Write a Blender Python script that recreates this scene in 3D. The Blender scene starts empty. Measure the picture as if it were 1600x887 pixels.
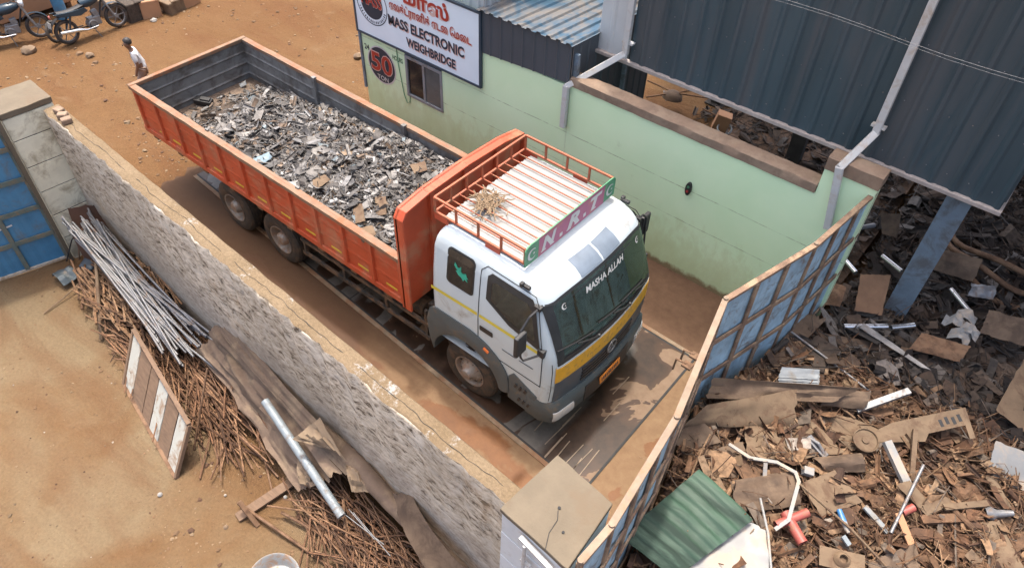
import bpy, math, random
import numpy as np
from mathutils import Vector, Matrix, noise as mnoise

scene = bpy.context.scene
COL = scene.collection
R = math.radians
rnd = random.Random(11)

# ------------------------------------------------------------------ camera
CAM = Vector((4.7558, -6.3169, 9.4703)); YAW, PITCH, ROLL, FPX = 2.2331, 0.7904, 0.0393, 1161.5
fw = Vector((math.cos(YAW)*math.cos(PITCH), math.sin(YAW)*math.cos(PITCH), -math.sin(PITCH)))
rt = Vector((math.sin(YAW), -math.cos(YAW), 0)); up = rt.cross(fw)
rt, up = math.cos(ROLL)*rt + math.sin(ROLL)*up, math.cos(ROLL)*up - math.sin(ROLL)*rt
cam = bpy.data.cameras.new("camera"); camo = bpy.data.objects.new("camera", cam); COL.objects.link(camo)
camo.matrix_world = Matrix(((rt.x, up.x, -fw.x, CAM.x), (rt.y, up.y, -fw.y, CAM.y), (rt.z, up.z, -fw.z, CAM.z), (0, 0, 0, 1)))
cam.sensor_width = 36; cam.sensor_fit = 'HORIZONTAL'; cam.lens = FPX/1600*36; cam.clip_start = .1; cam.clip_end = 600
scene.camera = camo

# ------------------------------------------------------------------ light
w = bpy.data.worlds.new("World"); scene.world = w; w.use_nodes = True
nt = w.node_tree; bg = nt.nodes["Background"]
sky = nt.nodes.new("ShaderNodeTexSky"); sky.sky_type = 'NISHITA'; sky.sun_disc = False
LD = Vector((.16, -.17, -1)).normalized()              # the way the sunlight travels
sky.sun_elevation = math.asin(-LD.z); sky.sun_rotation = math.atan2(-LD.x, -LD.y)
sky.air_density = .9; sky.dust_density = 7.0; sky.ozone_density = .45
nt.links.new(sky.outputs[0], bg.inputs[0]); bg.inputs[1].default_value = .15
sl = bpy.data.lights.new("sun", 'SUN'); sl.energy = 1.35; sl.angle = R(3.0); sl.color = (1, .95, .87)
so = bpy.data.objects.new("sun", sl); COL.objects.link(so); so.rotation_euler = LD.to_track_quat('-Z', 'Y').to_euler(); so.location = (0, 0, 20)
vs = scene.view_settings; vs.view_transform = 'Standard'; vs.look = 'None'; vs.exposure = 1.62; vs.gamma = 1; vs.use_curve_mapping = False
scene.cycles.max_bounces = 6; scene.cycles.diffuse_bounces = 3; scene.cycles.glossy_bounces = 3

# ------------------------------------------------------------------ helpers
def ray(u, v): return fw*FPX + rt*(u-800) - up*(v-443.5)
def P(u, v, z=0.0):
    r = ray(u, v); return CAM + r*((z-CAM.z)/r.z)
def PY(u, v, y):
    r = ray(u, v); return CAM + r*((y-CAM.y)/r.y)
def PX(u, v, x):
    r = ray(u, v); return CAM + r*((x-CAM.x)/r.x)

def nz(x, y, z=0.0): return mnoise.noise(Vector((x, y, z)))

class MB:
    def __init__(s): s.v = []; s.f = []; s.m = []; s.c = []; s.k = 0; s.tint = None
    def add(s, vs, fs, m=None):
        o = len(s.v); s.v += [tuple(p) for p in vs]
        for f in fs: s.f.append(tuple(i+o for i in f)); s.m.append(s.k if m is None else m)
        if s.tint is not None: s.c += [s.tint]*len(vs)
        return s
    def box(s, c, d, rot=None, m=None):
        c = Vector(c); h = Vector(d)*.5; vs = []
        for x in (-1, 1):
            for y in (-1, 1):
                for z in (-1, 1):
                    p = Vector((x*h.x, y*h.y, z*h.z))
                    if rot is not None: p = rot @ p
                    vs.append(c+p)
        return s.add(vs, [(0, 1, 3, 2), (4, 6, 7, 5), (0, 4, 5, 1), (2, 3, 7, 6), (0, 2, 6, 4), (1, 5, 7, 3)], m)
    def bb(s, a, b, m=None):
        a = Vector(a); b = Vector(b); return s.box((a+b)/2, (abs(b.x-a.x), abs(b.y-a.y), abs(b.z-a.z)), None, m)
    def beam(s, a, b, wd, ht, upv=(0, 0, 1), m=None):
        a = Vector(a); b = Vector(b); d = b-a; L = d.length; d.normalize(); u = Vector(upv)
        if abs(d.dot(u)) > .98: u = Vector((1, 0, 0))
        sd = d.cross(u).normalized(); u = sd.cross(d)
        return s.box((a+b)/2, (L, wd, ht), Matrix((d, sd, u)).transposed(), m)
    def tube(s, pts, r, n=8, cap=True, m=None):
        pts = [Vector(p) for p in pts]; vs = []; fs = []; L = len(pts); prev = None
        rr = r if isinstance(r, (list, tuple)) else [r]*L
        for i, p in enumerate(pts):
            d = (pts[min(i+1, L-1)]-pts[max(i-1, 0)]).normalized()
            if prev is None:
                a = Vector((0, 0, 1)) if abs(d.z) < .9 else Vector((1, 0, 0)); a = (a-d*a.dot(d)).normalized()
            else:
                a = prev-d*prev.dot(d); a = a.normalized() if a.length > 1e-6 else Vector((1, 0, 0))
            prev = a; b = d.cross(a)
            for k in range(n):
                t = 2*math.pi*k/n; vs.append(p+(a*math.cos(t)+b*math.sin(t))*rr[i])
        for i in range(L-1):
            for k in range(n):
                k2 = (k+1) % n; fs.append((i*n+k, i*n+k2, (i+1)*n+k2, (i+1)*n+k))
        if cap: fs.append(tuple(range(n))[::-1]); fs.append(tuple((L-1)*n+k for k in range(n)))
        return s.add(vs, fs, m)
    def lathe(s, prof, o=(0, 0, 0), axis=(0, 1, 0), n=32, m=None, closed=False):
        """prof: (distance along axis, radius)"""
        ax = Vector(axis).normalized(); a = Vector((0, 0, 1)) if abs(ax.z) < .9 else Vector((1, 0, 0))
        a = (a-ax*a.dot(ax)).normalized(); b = ax.cross(a); vs = []; fs = []; o = Vector(o)
        for t, r in prof:
            for k in range(n):
                q = 2*math.pi*k/n; vs.append(o+ax*t+(a*math.cos(q)+b*math.sin(q))*r)
        for i in range(len(prof)-1):
            for k in range(n):
                k2 = (k+1) % n; fs.append((i*n+k, i*n+k2, (i+1)*n+k2, (i+1)*n+k))
        return s.add(vs, fs, m)
    def grid(s, fn, nu, nv, m=None):
        vs = [fn(i/nu, j/nv) for i in range(nu+1) for j in range(nv+1)]; W = nv+1
        return s.add(vs, [(i*W+j, (i+1)*W+j, (i+1)*W+j+1, i*W+j+1) for i in range(nu) for j in range(nv)], m)
    def sheet(s, fn, nu, nv, th, m=None):
        """grid with thickness th"""
        W = nv+1; top = [Vector(fn(i/nu, j/nv)) for i in range(nu+1) for j in range(nv+1)]
        nor = []
        for i in range(nu+1):
            for j in range(nv+1):
                du = top[min(i+1, nu)*W+j]-top[max(i-1, 0)*W+j]; dv = top[i*W+min(j+1, nv)]-top[i*W+max(j-1, 0)]
                n = du.cross(dv); nor.append(n.normalized() if n.length > 1e-9 else Vector((0, 0, 1)))
        bot = [p-n*th for p, n in zip(top, nor)]; N = len(top); fs = []
        for i in range(nu):
            for j in range(nv):
                q = (i*W+j, (i+1)*W+j, (i+1)*W+j+1, i*W+j+1); fs.append(q); fs.append(tuple(k+N for k in q[::-1]))
        for i in range(nu):
            for j, rv in ((0, 1), (nv, 0)):
                a, b = i*W+j, (i+1)*W+j; q = (a, a+N, b+N, b); fs.append(q if rv else q[::-1])
        for j in range(nv):
            for i, rv in ((0, 0), (nu, 1)):
                a, b = i*W+j, i*W+j+1; q = (a, a+N, b+N, b); fs.append(q if rv else q[::-1])
        return s.add(top+bot, fs, m)
    def prism(s, poly, fn, d0, d1, m=None):
        """poly in 2-D, fn(a, b, depth) -> point"""
        n = len(poly); vs = [fn(a, b, d0) for a, b in poly]+[fn(a, b, d1) for a, b in poly]
        fs = [tuple(range(n))[::-1], tuple(range(n, 2*n))]+[(i, (i+1) % n, (i+1) % n+n, i+n) for i in range(n)]
        return s.add(vs, fs, m)
    def each(s, name, mats, parent=None, **kw):
        """one object for every loose piece"""
        p = list(range(len(s.v)))
        def fd(a):
            while p[a] != a: p[a] = p[p[a]]; a = p[a]
            return a
        for f in s.f:
            for i in f[1:]: p[fd(i)] = fd(f[0])
        g = {}
        for f, m in zip(s.f, s.m): g.setdefault(fd(f[0]), []).append((f, m))
        out = []
        for fs in g.values():
            ids = sorted({i for f, m in fs for i in f}); mp = {a: k for k, a in enumerate(ids)}; q = MB()
            q.v = [s.v[i] for i in ids]; q.f = [tuple(mp[i] for i in f) for f, m in fs]; q.m = [m for f, m in fs]; out.append(q.build(name, mats, parent, **kw))
        return out
    def build(s, name, mats, parent=None, bevel=0, smooth=False, local=False, fixn=True):
        me = bpy.data.meshes.new(name)
        off = Vector((0, 0, 0))
        if parent is not None and not local:
            q = parent
            while q is not None: off += q.location; q = q.parent
        me.from_pydata([(p[0]-off.x, p[1]-off.y, p[2]-off.z) for p in s.v], [], s.f)
        if not isinstance(mats, (list, tuple)): mats = [mats]
        for m in mats: me.materials.append(m)
        me.polygons.foreach_set('material_index', s.m)
        if s.c:
            at = me.color_attributes.new('tint', 'FLOAT_COLOR', 'POINT')
            at.data.foreach_set('color', np.array([(*c, 1) for c in s.c], dtype=np.float32).ravel())
        if fixn and len(s.f) < 6000:
            import bmesh
            bm = bmesh.new(); bm.from_mesh(me); bmesh.ops.recalc_face_normals(bm, faces=bm.faces); bm.to_mesh(me); bm.free()
        if smooth:
            me.polygons.foreach_set('use_smooth', [True]*len(me.polygons))
            me.set_sharp_from_angle(angle=R(smooth if smooth is not True else 40))
        o = bpy.data.objects.new(name, me); COL.objects.link(o)
        if parent is not None: o.parent = parent
        if bevel:
            b = o.modifiers.new('bevel', 'BEVEL'); b.width = bevel; b.segments = 2; b.limit_method = 'ANGLE'; b.angle_limit = R(35)
        return o

def tag(o, label, cat, group=None, kind=None):
    o['label'] = label; o['category'] = cat
    if group: o['group'] = group
    if kind: o['kind'] = kind
    return o
def thing(name, label, cat, loc=(0, 0, 0), group=None):
    o = bpy.data.objects.new(name, None); o.empty_display_size = .2; COL.objects.link(o); o.location = loc
    return tag(o, label, cat, group)
def struct(o): o['kind'] = 'structure'; return o
def copy_tree(o, parent=None):
    c = o.copy(); COL.objects.link(c)
    if parent is not None: c.parent = parent
    for ch in list(o.children): copy_tree(ch, c)
    return c

FONT = {}
def text_geo(body, size=1.0, off=0.0, shear=0.0, align='LEFT'):
    key = (body, size, off, shear, align)
    if key in FONT: return FONT[key]
    c = bpy.data.curves.new('lettering', 'FONT'); c.body = body; c.size = size; c.offset = off; c.shear = shear; c.align_x = align; c.resolution_u = 3
    o = bpy.data.objects.new('lettering', c); COL.objects.link(o)
    dg = bpy.context.evaluated_depsgraph_get(); dg.update(); me = bpy.data.meshes.new_from_object(o.evaluated_get(dg))
    v = [tuple(p.co) for p in me.vertices]; f = [tuple(p.vertices) for p in me.polygons]
    bpy.data.objects.remove(o); bpy.data.curves.remove(c); bpy.data.meshes.remove(me)
    FONT[key] = (v, f); return v, f
def fit_text(mb, body, x0, x1, y0, y1, fn, off=0.0, shear=0.0, m=None):
    """lettering squeezed into a box, fn(a, b) -> point"""
    v, f = text_geo(body, 1.0, off, shear)
    ax = [p[0] for p in v]; ay = [p[1] for p in v]; a0, a1, b0, b1 = min(ax), max(ax), min(ay), max(ay)
    mb.add([fn(x0+(p[0]-a0)/(a1-a0)*(x1-x0), y0+(p[1]-b0)/(b1-b0)*(y1-y0)) for p in v], f, m)

# ------------------------------------------------------------------ materials
def nd(t, typ, **kw):
    n = t.nodes.new(typ)
    for k, v in kw.items(): setattr(n, k, v)
    return n
def ramp(t, fac, stops, interp='LINEAR'):
    r = nd(t, 'ShaderNodeValToRGB'); r.color_ramp.interpolation = interp
    e = r.color_ramp.elements
    while len(e) < len(stops): e.new(.5)
    for el, (p, c) in zip(e, stops):
        el.position = p; el.color = (*c, 1) if isinstance(c, (tuple, list)) else (c, c, c, 1)
    t.links.new(fac, r.inputs[0]); return r.outputs[0]
def mixc(t, f, a, b, mode='MIX'):
    n = nd(t, 'ShaderNodeMix', data_type='RGBA', blend_type=mode)
    for s, v in ((n.inputs[0], f), (n.inputs[6], a), (n.inputs[7], b)):
        if isinstance(v, (int, float)): s.default_value = v
        elif isinstance(v, (tuple, list)): s.default_value = (*v, 1)
        else: t.links.new(v, s)
    return n.outputs[2]
def math_(t, op, a, b=None, c=None, clamp=False):
    n = nd(t, 'ShaderNodeMath', operation=op, use_clamp=clamp)
    for s, v in zip(n.inputs, (a, b, c)):
        if v is None: continue
        if isinstance(v, (int, float)): s.default_value = v
        else: t.links.new(v, s)
    return n.outputs[0]
def noise_(t, vec, scale, detail=6, rough=.6, dist=0, sc=None):
    if sc is not None:
        mp = nd(t, 'ShaderNodeMapping'); mp.inputs['Scale'].default_value = sc; t.links.new(vec, mp.inputs[0]); vec = mp.outputs[0]
    n = nd(t, 'ShaderNodeTexNoise'); n.inputs['Scale'].default_value = scale; n.inputs['Detail'].default_value = detail
    n.inputs['Roughness'].default_value = rough; n.inputs['Distortion'].default_value = dist; t.links.new(vec, n.inputs['Vector']); return n.outputs[0]
def bump_(t, b, h, s=.3, d=.02):
    n = nd(t, 'ShaderNodeBump'); n.inputs['Strength'].default_value = s; n.inputs['Distance'].default_value = d
    t.links.new(h, n.inputs['Height']); t.links.new(n.outputs[0], b.inputs['Normal']); return n
def newmat(name):
    m = bpy.data.materials.new(name); m.use_nodes = True; t = m.node_tree; return m, t, t.nodes['Principled BSDF']
def pos_(t, world=False):
    return nd(t, 'ShaderNodeNewGeometry').outputs['Position'] if world else nd(t, 'ShaderNodeTexCoord').outputs['Object']
def link(t, a, b):
    if isinstance(a, (int, float)): b.default_value = a
    elif isinstance(a, (tuple, list)): b.default_value = (*a, 1)
    else: t.links.new(a, b)

def M(name, base, rough=.6, metal=0.0, var=.18, scale=5, bump=.15, bscale=60, dirt=None, damt=.5, dscale=4, coat=0, sc=None, world=False, tint=False, spec=.5):
    m, t, b = newmat(name); p = pos_(t, world)
    n1 = noise_(t, p, scale, 6, .65, 0, sc)
    lo = tuple(max(0, c*(1-var)) for c in base); hi = tuple(c*(1+var) for c in base)
    col = ramp(t, n1, [(.3, lo), (.7, hi)])
    if tint:
        a = nd(t, 'ShaderNodeVertexColor', layer_name='tint'); col = mixc(t, 1.0, col, a.outputs[0], 'MULTIPLY')
    if dirt:
        n2 = noise_(t, p, dscale, 8, .7, .5, sc); f = ramp(t, n2, [(.62-damt*.35, 0.0), (.62-damt*.35+.14, 1.0)])
        col = mixc(t, math_(t, 'MULTIPLY', f, .85), col, dirt)
        b.inputs['Roughness'].default_value = rough
        link(t, math_(t, 'MULTIPLY_ADD', f, .85-rough, rough), b.inputs['Roughness'])
        link(t, math_(t, 'MULTIPLY_ADD', f, -metal, metal), b.inputs['Metallic'])
    else:
        b.inputs['Roughness'].default_value = rough; b.inputs['Metallic'].default_value = metal
    link(t, col, b.inputs['Base Color']); b.inputs['Coat Weight'].default_value = coat; b.inputs['Specular IOR Level'].default_value = spec
    if bump: bump_(t, b, noise_(t, p, bscale, 5, .6), bump, .01)
    return m

DUST = (.2, .12, .065)
m_orange = M('orange_paint', (0.402, 0.06431, 0.02223), .5, 0, .15, 2.2, .08, 30, (.36, .15, .08), .38, 1.6)
m_orange_rim = M('dusty_rim', (0.1856, 0.1149, 0.07072), .7, 0, .2, 5, .15, 50, (.23, .09, .04), .4, 3)
m_rackred = M('rack_red', (0.3612, 0.0867, 0.03613), .5, 0, .2, 6, .1, 50, DUST, .35, 8)
m_inner = M('bed_grey', (0.171, 0.171, 0.1652), .6, .15, .2, 2, .15, 40, (.075, .062, .05), .45, 2.2)
m_white = M('cab_white', (0.4522, 0.5087, 0.5309), .28, 0, .02, 1.2, .02, 30, (.3, .28, .25), .12, 2.2, coat=0, spec=.35)
m_roofwhite = M('roof_white', (0.2541, 0.2541, 0.2449), .55, 0, .06, 3, .05, 40, (.28, .25, .22), .2, 5)
m_greypl = M('grey_plastic', (0.0612, 0.07776, 0.08496), .5, 0, .1, 4, .1, 120, (.16, .125, .09), .2, 5)
m_greyblue = M('grey_blue', (.045, .065, .085), .42, 0, .12, 4, .05, 80, (.2, .17, .14), .2, 5)
m_black = M('black_plastic', (.018, .018, .019), .5, 0, .3, 8, .1, 80)
m_gap = M('seam_dark', (.03, .03, .03), .9, 0, .2, 8, 0)
m_chassis = M('chassis_black', (.03, .028, .026), .65, 0, .3, 6, .2, 60, (.14, .085, .05), .5, 5)
m_tyre = M('tyre_rubber', (0.028, 0.0248, 0.0224), .8, 0, .2, 6, .3, 60, (.085, .055, .036), .42, 5)
m_rim = M('wheel_steel', (0.2145, 0.2015, 0.1885), .5, .3, .2, 8, .1, 60, (.22, .14, .09), .5, 7)
m_yellow = M('yellow_band', (0.6851, 0.3426, 0.01657), .5, 0, .1, 6, .05, 60, (.45, .27, .1), .3, 7)
m_ystripe = M('yellow_stripe', (0.5425, 0.4375, 0.04375), .5, 0, .1, 6, .03, 60)
m_glass, _t, _b = newmat('dark_glass')
_n = noise_(_t, pos_(_t), 2.2, 3); link(_t, ramp(_t, _n, [(.35, (.018, .03, .024)), (.7, (.05, .068, .055))]), _b.inputs['Base Color']); _b.inputs['Roughness'].default_value = .07; _b.inputs['Coat Weight'].default_value = .4
m_tint, _t, _b = newmat('tinted_glass')
_n = noise_(_t, pos_(_t), 3, 3); link(_t, ramp(_t, _n, [(.4, (.008, .007, .007)), (.7, (.035, .026, .02))]), _b.inputs['Base Color']); _b.inputs['Roughness'].default_value = .1
m_chrome = M('bright_metal', (.62, .62, .62), .25, .9, .05, 8, 0)
m_lamp = M('lamp_lens', (.55, .57, .58), .12, .3, .1, 20, .1, 90)
m_amber = M('amber_lens', (.7, .16, .03), .3, 0, .05, 8, 0)
m_magenta = M('banner_magenta', (0.357, 0.08075, 0.1615), .5, 0, .12, 6, .05, 60, (.5, .22, .16), .3, 4)
m_bgreen = M('banner_green', (0.0595, 0.2295, 0.1105), .5, 0, .12, 6, .05, 60, (.25, .38, .25), .3, 5)
m_let = M('white_lettering', (0.54, 0.525, 0.495), .6, 0, .08, 9, 0)
m_birdg = M('green_sticker', (.02, .3, .2), .5, 0, .05, 9, 0)
m_visor = M('grey_sticker', (0.152, 0.188, 0.232), .4, 0, .15, 4, .02, 60)
m_plate = M('number_plate', (.62, .2, .02), .5, 0, .12, 9, .05, 60)
m_gravestar = m_let
m_rust = M('rusty_steel', (0.1105, 0.05801, 0.03039), .85, .1, .45, 9, .3, 60, (.18, .105, .058), .5, 5)
m_tan = M('dusty_tan_sheet', (0.1431, 0.09542, 0.05524), .8, 0, .2, 3.5, .15, 40, (.09, .05, .028), .4, 4)
m_brownsheet = M('brown_sheet', (0.08584, 0.0546, 0.03432), .8, .05, .3, 3, .25, 30, (.14, .095, .06), .5, 3)
m_silver = M('grey_steel', (0.1901, 0.1901, 0.193), .45, .4, .2, 9, .1, 60, (.16, .1, .06), .25, 8)
m_pale = M('pale_metal', (0.24, 0.258, 0.264), .5, .15, .15, 6, .1, 60, (.2, .15, .1), .35, 4)
m_tints = M('scrap_steel', (0.4732, 0.4732, 0.4732), .55, .3, .4, 14, .2, 70, tint=True, world=True)
m_wirejunk = M('pale_junk', (.3, .29, .27), .6, 0, .3, 9, .1)
m_tintr = M('scrap_rusty', (0.4497, 0.3917, 0.3437), .8, .08, .5, 12, .3, 60, tint=True, world=True)
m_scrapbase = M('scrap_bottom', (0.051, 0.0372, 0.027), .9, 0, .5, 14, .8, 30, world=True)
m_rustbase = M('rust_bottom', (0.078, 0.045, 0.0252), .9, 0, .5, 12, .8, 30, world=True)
m_rope = M('rope_tan', (0.216, 0.15, 0.09), .9, 0, .3, 20, .3, 80)
m_concrete_tan = M('cement_tan', (0.1287, 0.103, 0.0702), .9, 0, .12, 3, .35, 45, (.125, .092, .058), .3, 2.4)
m_wash = M('whitewash', (0.719, 0.6798, 0.5244), .9, 0, .12, 2.5, .3, 40, (.36, .31, .21), .4, 2.6)
m_wash2 = M('white_blockwork', (0.589, 0.608, 0.608), .9, 0, .08, 2.5, .3, 40, (.4, .35, .28), .3, 2.6)
m_clad = M('slate_cladding', (0.03811, 0.0649, 0.07871), .5, .1, .28, 1.1, .03, 20, (.075, .078, .08), .38, 1.3, sc=(1, 1, .12))
m_clad_dark = M('dark_cladding', (.065, .078, .09), .5, .1, .12, .9, .03, 20)
m_edge = M('sheet_edge', (0.336, 0.288, 0.256), .7, 0, .2, 9, .2, 60)
m_pipewhite = M('pvc_white', (0.476, 0.476, 0.459), .5, 0, .08, 4, .05, 50, (.4, .33, .26), .35, 4)
m_blueroof = M('blue_roof', (0.03024, 0.0756, 0.121), .45, .15, .3, 1.6, .1, 30, (.16, .14, .12), .55, 1.1)
m_bluecol = M('blue_column', (0.15, 0.2, 0.245), .55, 0, .2, 2.5, .15, 40, (.1, .1, .1), .4, 2.5)
m_sill = M('sill_cement', (0.21, 0.1435, 0.098), .9, 0, .2, 4, .35, 40, (.26, .19, .13), .4, 3)
m_navy = M('navy_frame', (.03, .05, .07), .5, 0, .1, 8, 0)
m_signbg = M('sign_paint', (0.66, 0.7424, 0.792), .55, 0, .04, 1.5, .02, 40)
m_red = M('sign_red', (.36, .035, .02), .55, 0, .12, 8, 0)
m_pink = M('sign_outline', (.62, .42, .36), .55, 0, .08, 8, 0)
m_ink = M('sign_ink', (.018, .028, .045), .55, 0, .1, 8, 0)
m_gateblue = M('gate_blue', (0.31, 0.46, 0.55), .6, .1, .3, 3, .2, 40, (.16, .13, .1), .3, 3.5)
m_gateblue2 = M('gate_blue_bright', (.06, .2, .34), .5, .05, .2, 2.4, .1, 40, (.11, .15, .18), .33, 2.6)
m_gaterust = M('gate_rust', (0.184, 0.116, 0.076), .85, 0, .3, 5, .3, 50, (.34, .24, .15), .45, 4)
m_gateedge = M('gate_edge', (0.2346, 0.1734, 0.1224), .85, 0, .2, 5, .3, 50, (.27, .15, .08), .35, 4)
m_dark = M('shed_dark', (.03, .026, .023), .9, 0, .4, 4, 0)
m_stone = M('stone', (0.1584, 0.11, 0.0704), .95, 0, .25, 5, .6, 25)
m_greensheet = M('green_sheet', (0.03375, 0.07088, 0.0459), .6, .1, .5, 2.6, .15, 30, (.012, .025, .018), .5, 2.0, sc=(.22, 1.6, 1))
m_redpipe = M('red_pipe', (0.288, 0.068, 0.052), .5, 0, .15, 6, .1, 60, DUST, .25, 9)
m_wood = M('weathered_wood', (0.1449, 0.09135, 0.0567), .85, 0, .25, 4, .3, 40, sc=(1, 6, 6))
m_plankwhite = M('plank_white', (0.345, 0.345, 0.3075), .75, 0, .1, 4, .2, 50, DUST, .35, 4)
m_bluewhite = M('blue_white_pipe', (0.225, 0.2587, 0.2756), .5, .1, .12, 5, .1, 50, (.17, .13, .1), .35, 5)
m_skin = M('brown_skin', (.16, .08, .045), .6, 0, .1, 8, 0)
m_hair = M('black_hair', (.015, .012, .011), .6, 0, .2, 30, .2, 120)
m_shirt = M('pale_shirt', (0.4688, 0.4781, 0.4875), .9, 0, .15, 6, .3, 30)
m_trouser = M('brown_trousers', (0.256, 0.184, 0.144), .9, 0, .3, 5, .3, 30)
m_biketeal = M('bike_teal', (0.02, 0.038, 0.055), .3, .1, .3, 4, 0, 30)
m_kiosk = M('kiosk_brown', (0.3456, 0.1824, 0.096), .8, 0, .15, 1.5, .2, 30)
# ------------------------------------------------------------------ ground, yard floor, weighbridge deck
m_ground, t, b = newmat('dirt')
p = pos_(t, True); n1 = noise_(t, p, .22, 8, .62, .6); n2 = noise_(t, p, 1.7, 9, .68, .4); n3 = noise_(t, p, 26, 6, .7)
sx = nd(t, 'ShaderNodeSeparateXYZ'); t.links.new(p, sx.inputs[0])
tr = noise_(t, p, .9, 7, .6, .8, (.35, 1.2, 1))
red = ramp(t, n1, [(.33, (0.1121, 0.05716, 0.02369)), (.56, (0.1287, 0.07198, 0.03274)), (.72, (0.1431, 0.09099, 0.04653))])
tanc = ramp(t, n1, [(.3, (0.138, 0.09648, 0.0548)), (.6, (0.1649, 0.1236, 0.07447)), (.75, (0.1812, 0.1417, 0.09134))])
side = math_(t, 'MULTIPLY', math_(t, 'MULTIPLY_ADD', sx.outputs[1], -.9, math_(t, 'MULTIPLY_ADD', n2, 1.6, -3.6), clamp=True), ramp(t, noise_(t, p, .45, 6, .6, .6), [(.36, .15), (.6, 1.0)]))
col = mixc(t, side, red, tanc)
col = mixc(t, math_(t, 'MULTIPLY', ramp(t, tr, [(.40, 1.0), (.54, 0.0)]), .4), col, (.1, .045, .02))
col = mixc(t, math_(t, 'MULTIPLY', ramp(t, n2, [(.58, 0.0), (.74, 1.0)]), .3), col, (.2, .145, .09))
col = mixc(t, .27, col, ramp(t, n3, [(.32, (.27, .27, .27)), (.68, (.73, .73, .73))]), 'OVERLAY')
link(t, col, b.inputs['Base Color']); b.inputs['Roughness'].default_value = .95; b.inputs['Specular IOR Level'].default_value = .15
h = math_(t, 'ADD', math_(t, 'MULTIPLY', n2, 2.2), math_(t, 'ADD', math_(t, 'MULTIPLY', n3, .45), math_(t, 'MULTIPLY', tr, 1.6)))
bump_(t, b, h, .75, .05)

def axis(lo, hi, step, far):
    a = list(np.arange(lo, hi+1e-6, step)); d = step
    l, r_ = [], []; x = lo
    while x > -far: d *= 1.6; x -= d; l.append(x)
    d = step; x = hi
    while x < far: d *= 1.6; x += d; r_.append(x)
    return l[::-1]+a+r_
gx, gy = axis(-20, 10, .16, 260), axis(-9, 12, .16, 260)
def gz(x, y):
    inn = max(-8.4-x, x-3.4, -2.7-y, y-3.2); k = min(max((inn)/.5, 0), 1)
    return -.03+k*(.03+.045*nz(x*.55, y*.55, 3)+.02*nz(x*1.9, y*1.9, 7)+.012*nz(x*5, y*5, 1)) if max(abs(x), abs(y)) < 60 else -.03
g = MB(); W = len(gy)
g.add([(x, y, gz(x, y)) for x in gx for y in gy], [(i*W+j, (i+1)*W+j, (i+1)*W+j+1, i*W+j+1) for i in range(len(gx)-1) for j in range(W-1)])
struct(g.build('ground', m_ground, smooth=80, fixn=False))

# muddy concrete strip between the walls
m_yard, t, b = newmat('yard_mud')
p = pos_(t, True); n1 = noise_(t, p, 1.1, 6, .55, .9, (.45, 1.1, 1)); n2 = noise_(t, p, 5, 8, .7); sx = nd(t, 'ShaderNodeSeparateXYZ'); t.links.new(p, sx.inputs[0])
X_, Y_ = sx.outputs[0], sx.outputs[1]
dry = ramp(t, n2, [(.3, (0.146, 0.08675, 0.04864)), (.7, (0.2022, 0.1314, 0.07424))])
mud = ramp(t, n2, [(.3, (0.114, 0.0465, 0.016)), (.7, (0.162, 0.0713, 0.0256))])
brown = ramp(t, n2, [(.3, (0.09, 0.0496, 0.0288)), (.7, (0.138, 0.0806, 0.048))])
# the left strip and the front strip: wet orange mud in the middle, dry margins
wl = math_(t, 'ABSOLUTE', math_(t, 'ADD', Y_, 1.75)); ml = math_(t, 'MULTIPLY_ADD', wl, -1.3, .92)
wf = math_(t, 'ABSOLUTE', math_(t, 'ADD', X_, -2.72)); mf = math_(t, 'MULTIPLY_ADD', wf, -1.6, .66)
mx = math_(t, 'MAXIMUM', ml, mf)
wet = ramp(t, math_(t, 'ADD', mx, math_(t, 'MULTIPLY_ADD', n1, 2.2, -1.4)), [(.36, 0.0), (.44, 1.0)])
c1 = mixc(t, wet, dry, mud)
back = ramp(t, math_(t, 'MULTIPLY_ADD', X_, -.16, n1), [(.44, 0.0), (.86, 1.0)])      # darker, more soaked towards the back of the strip
c1 = mixc(t, math_(t, 'MULTIPLY', back, .85), c1, (.062, .032, .017))
far = ramp(t, math_(t, 'MULTIPLY_ADD', n1, .5, math_(t, 'MULTIPLY', Y_, .5)), [(1.06, 0.0), (1.22, 1.0)])
far = math_(t, 'MULTIPLY', math_(t, 'SUBTRACT', Y_, 1.55), math_(t, 'MULTIPLY_ADD', n1, 3.0, 2.2), clamp=True)
c1 = mixc(t, far, c1, brown)
link(t, c1, b.inputs['Base Color'])
link(t, math_(t, 'MULTIPLY_ADD', wet, -.35, .85), b.inputs['Roughness']); b.inputs['Specular IOR Level'].default_value = .25
bump_(t, b, math_(t, 'ADD', n2, n1), .25, .03)
y = MB(); N = 60
edge = [(-8.15+.5*nz(j*.35, 1)+.22*nz(j*1.2, 5), -2.95+j*(6.3/N)) for j in range(N+1)]
y.add([(a, b_, 0) for a, b_ in edge]+[(3.5, b_, 0) for a, b_ in edge], [(j, N+1+j, N+2+j, j+1) for j in range(N)])
struct(y.build('yard_pavement', m_yard))

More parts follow.
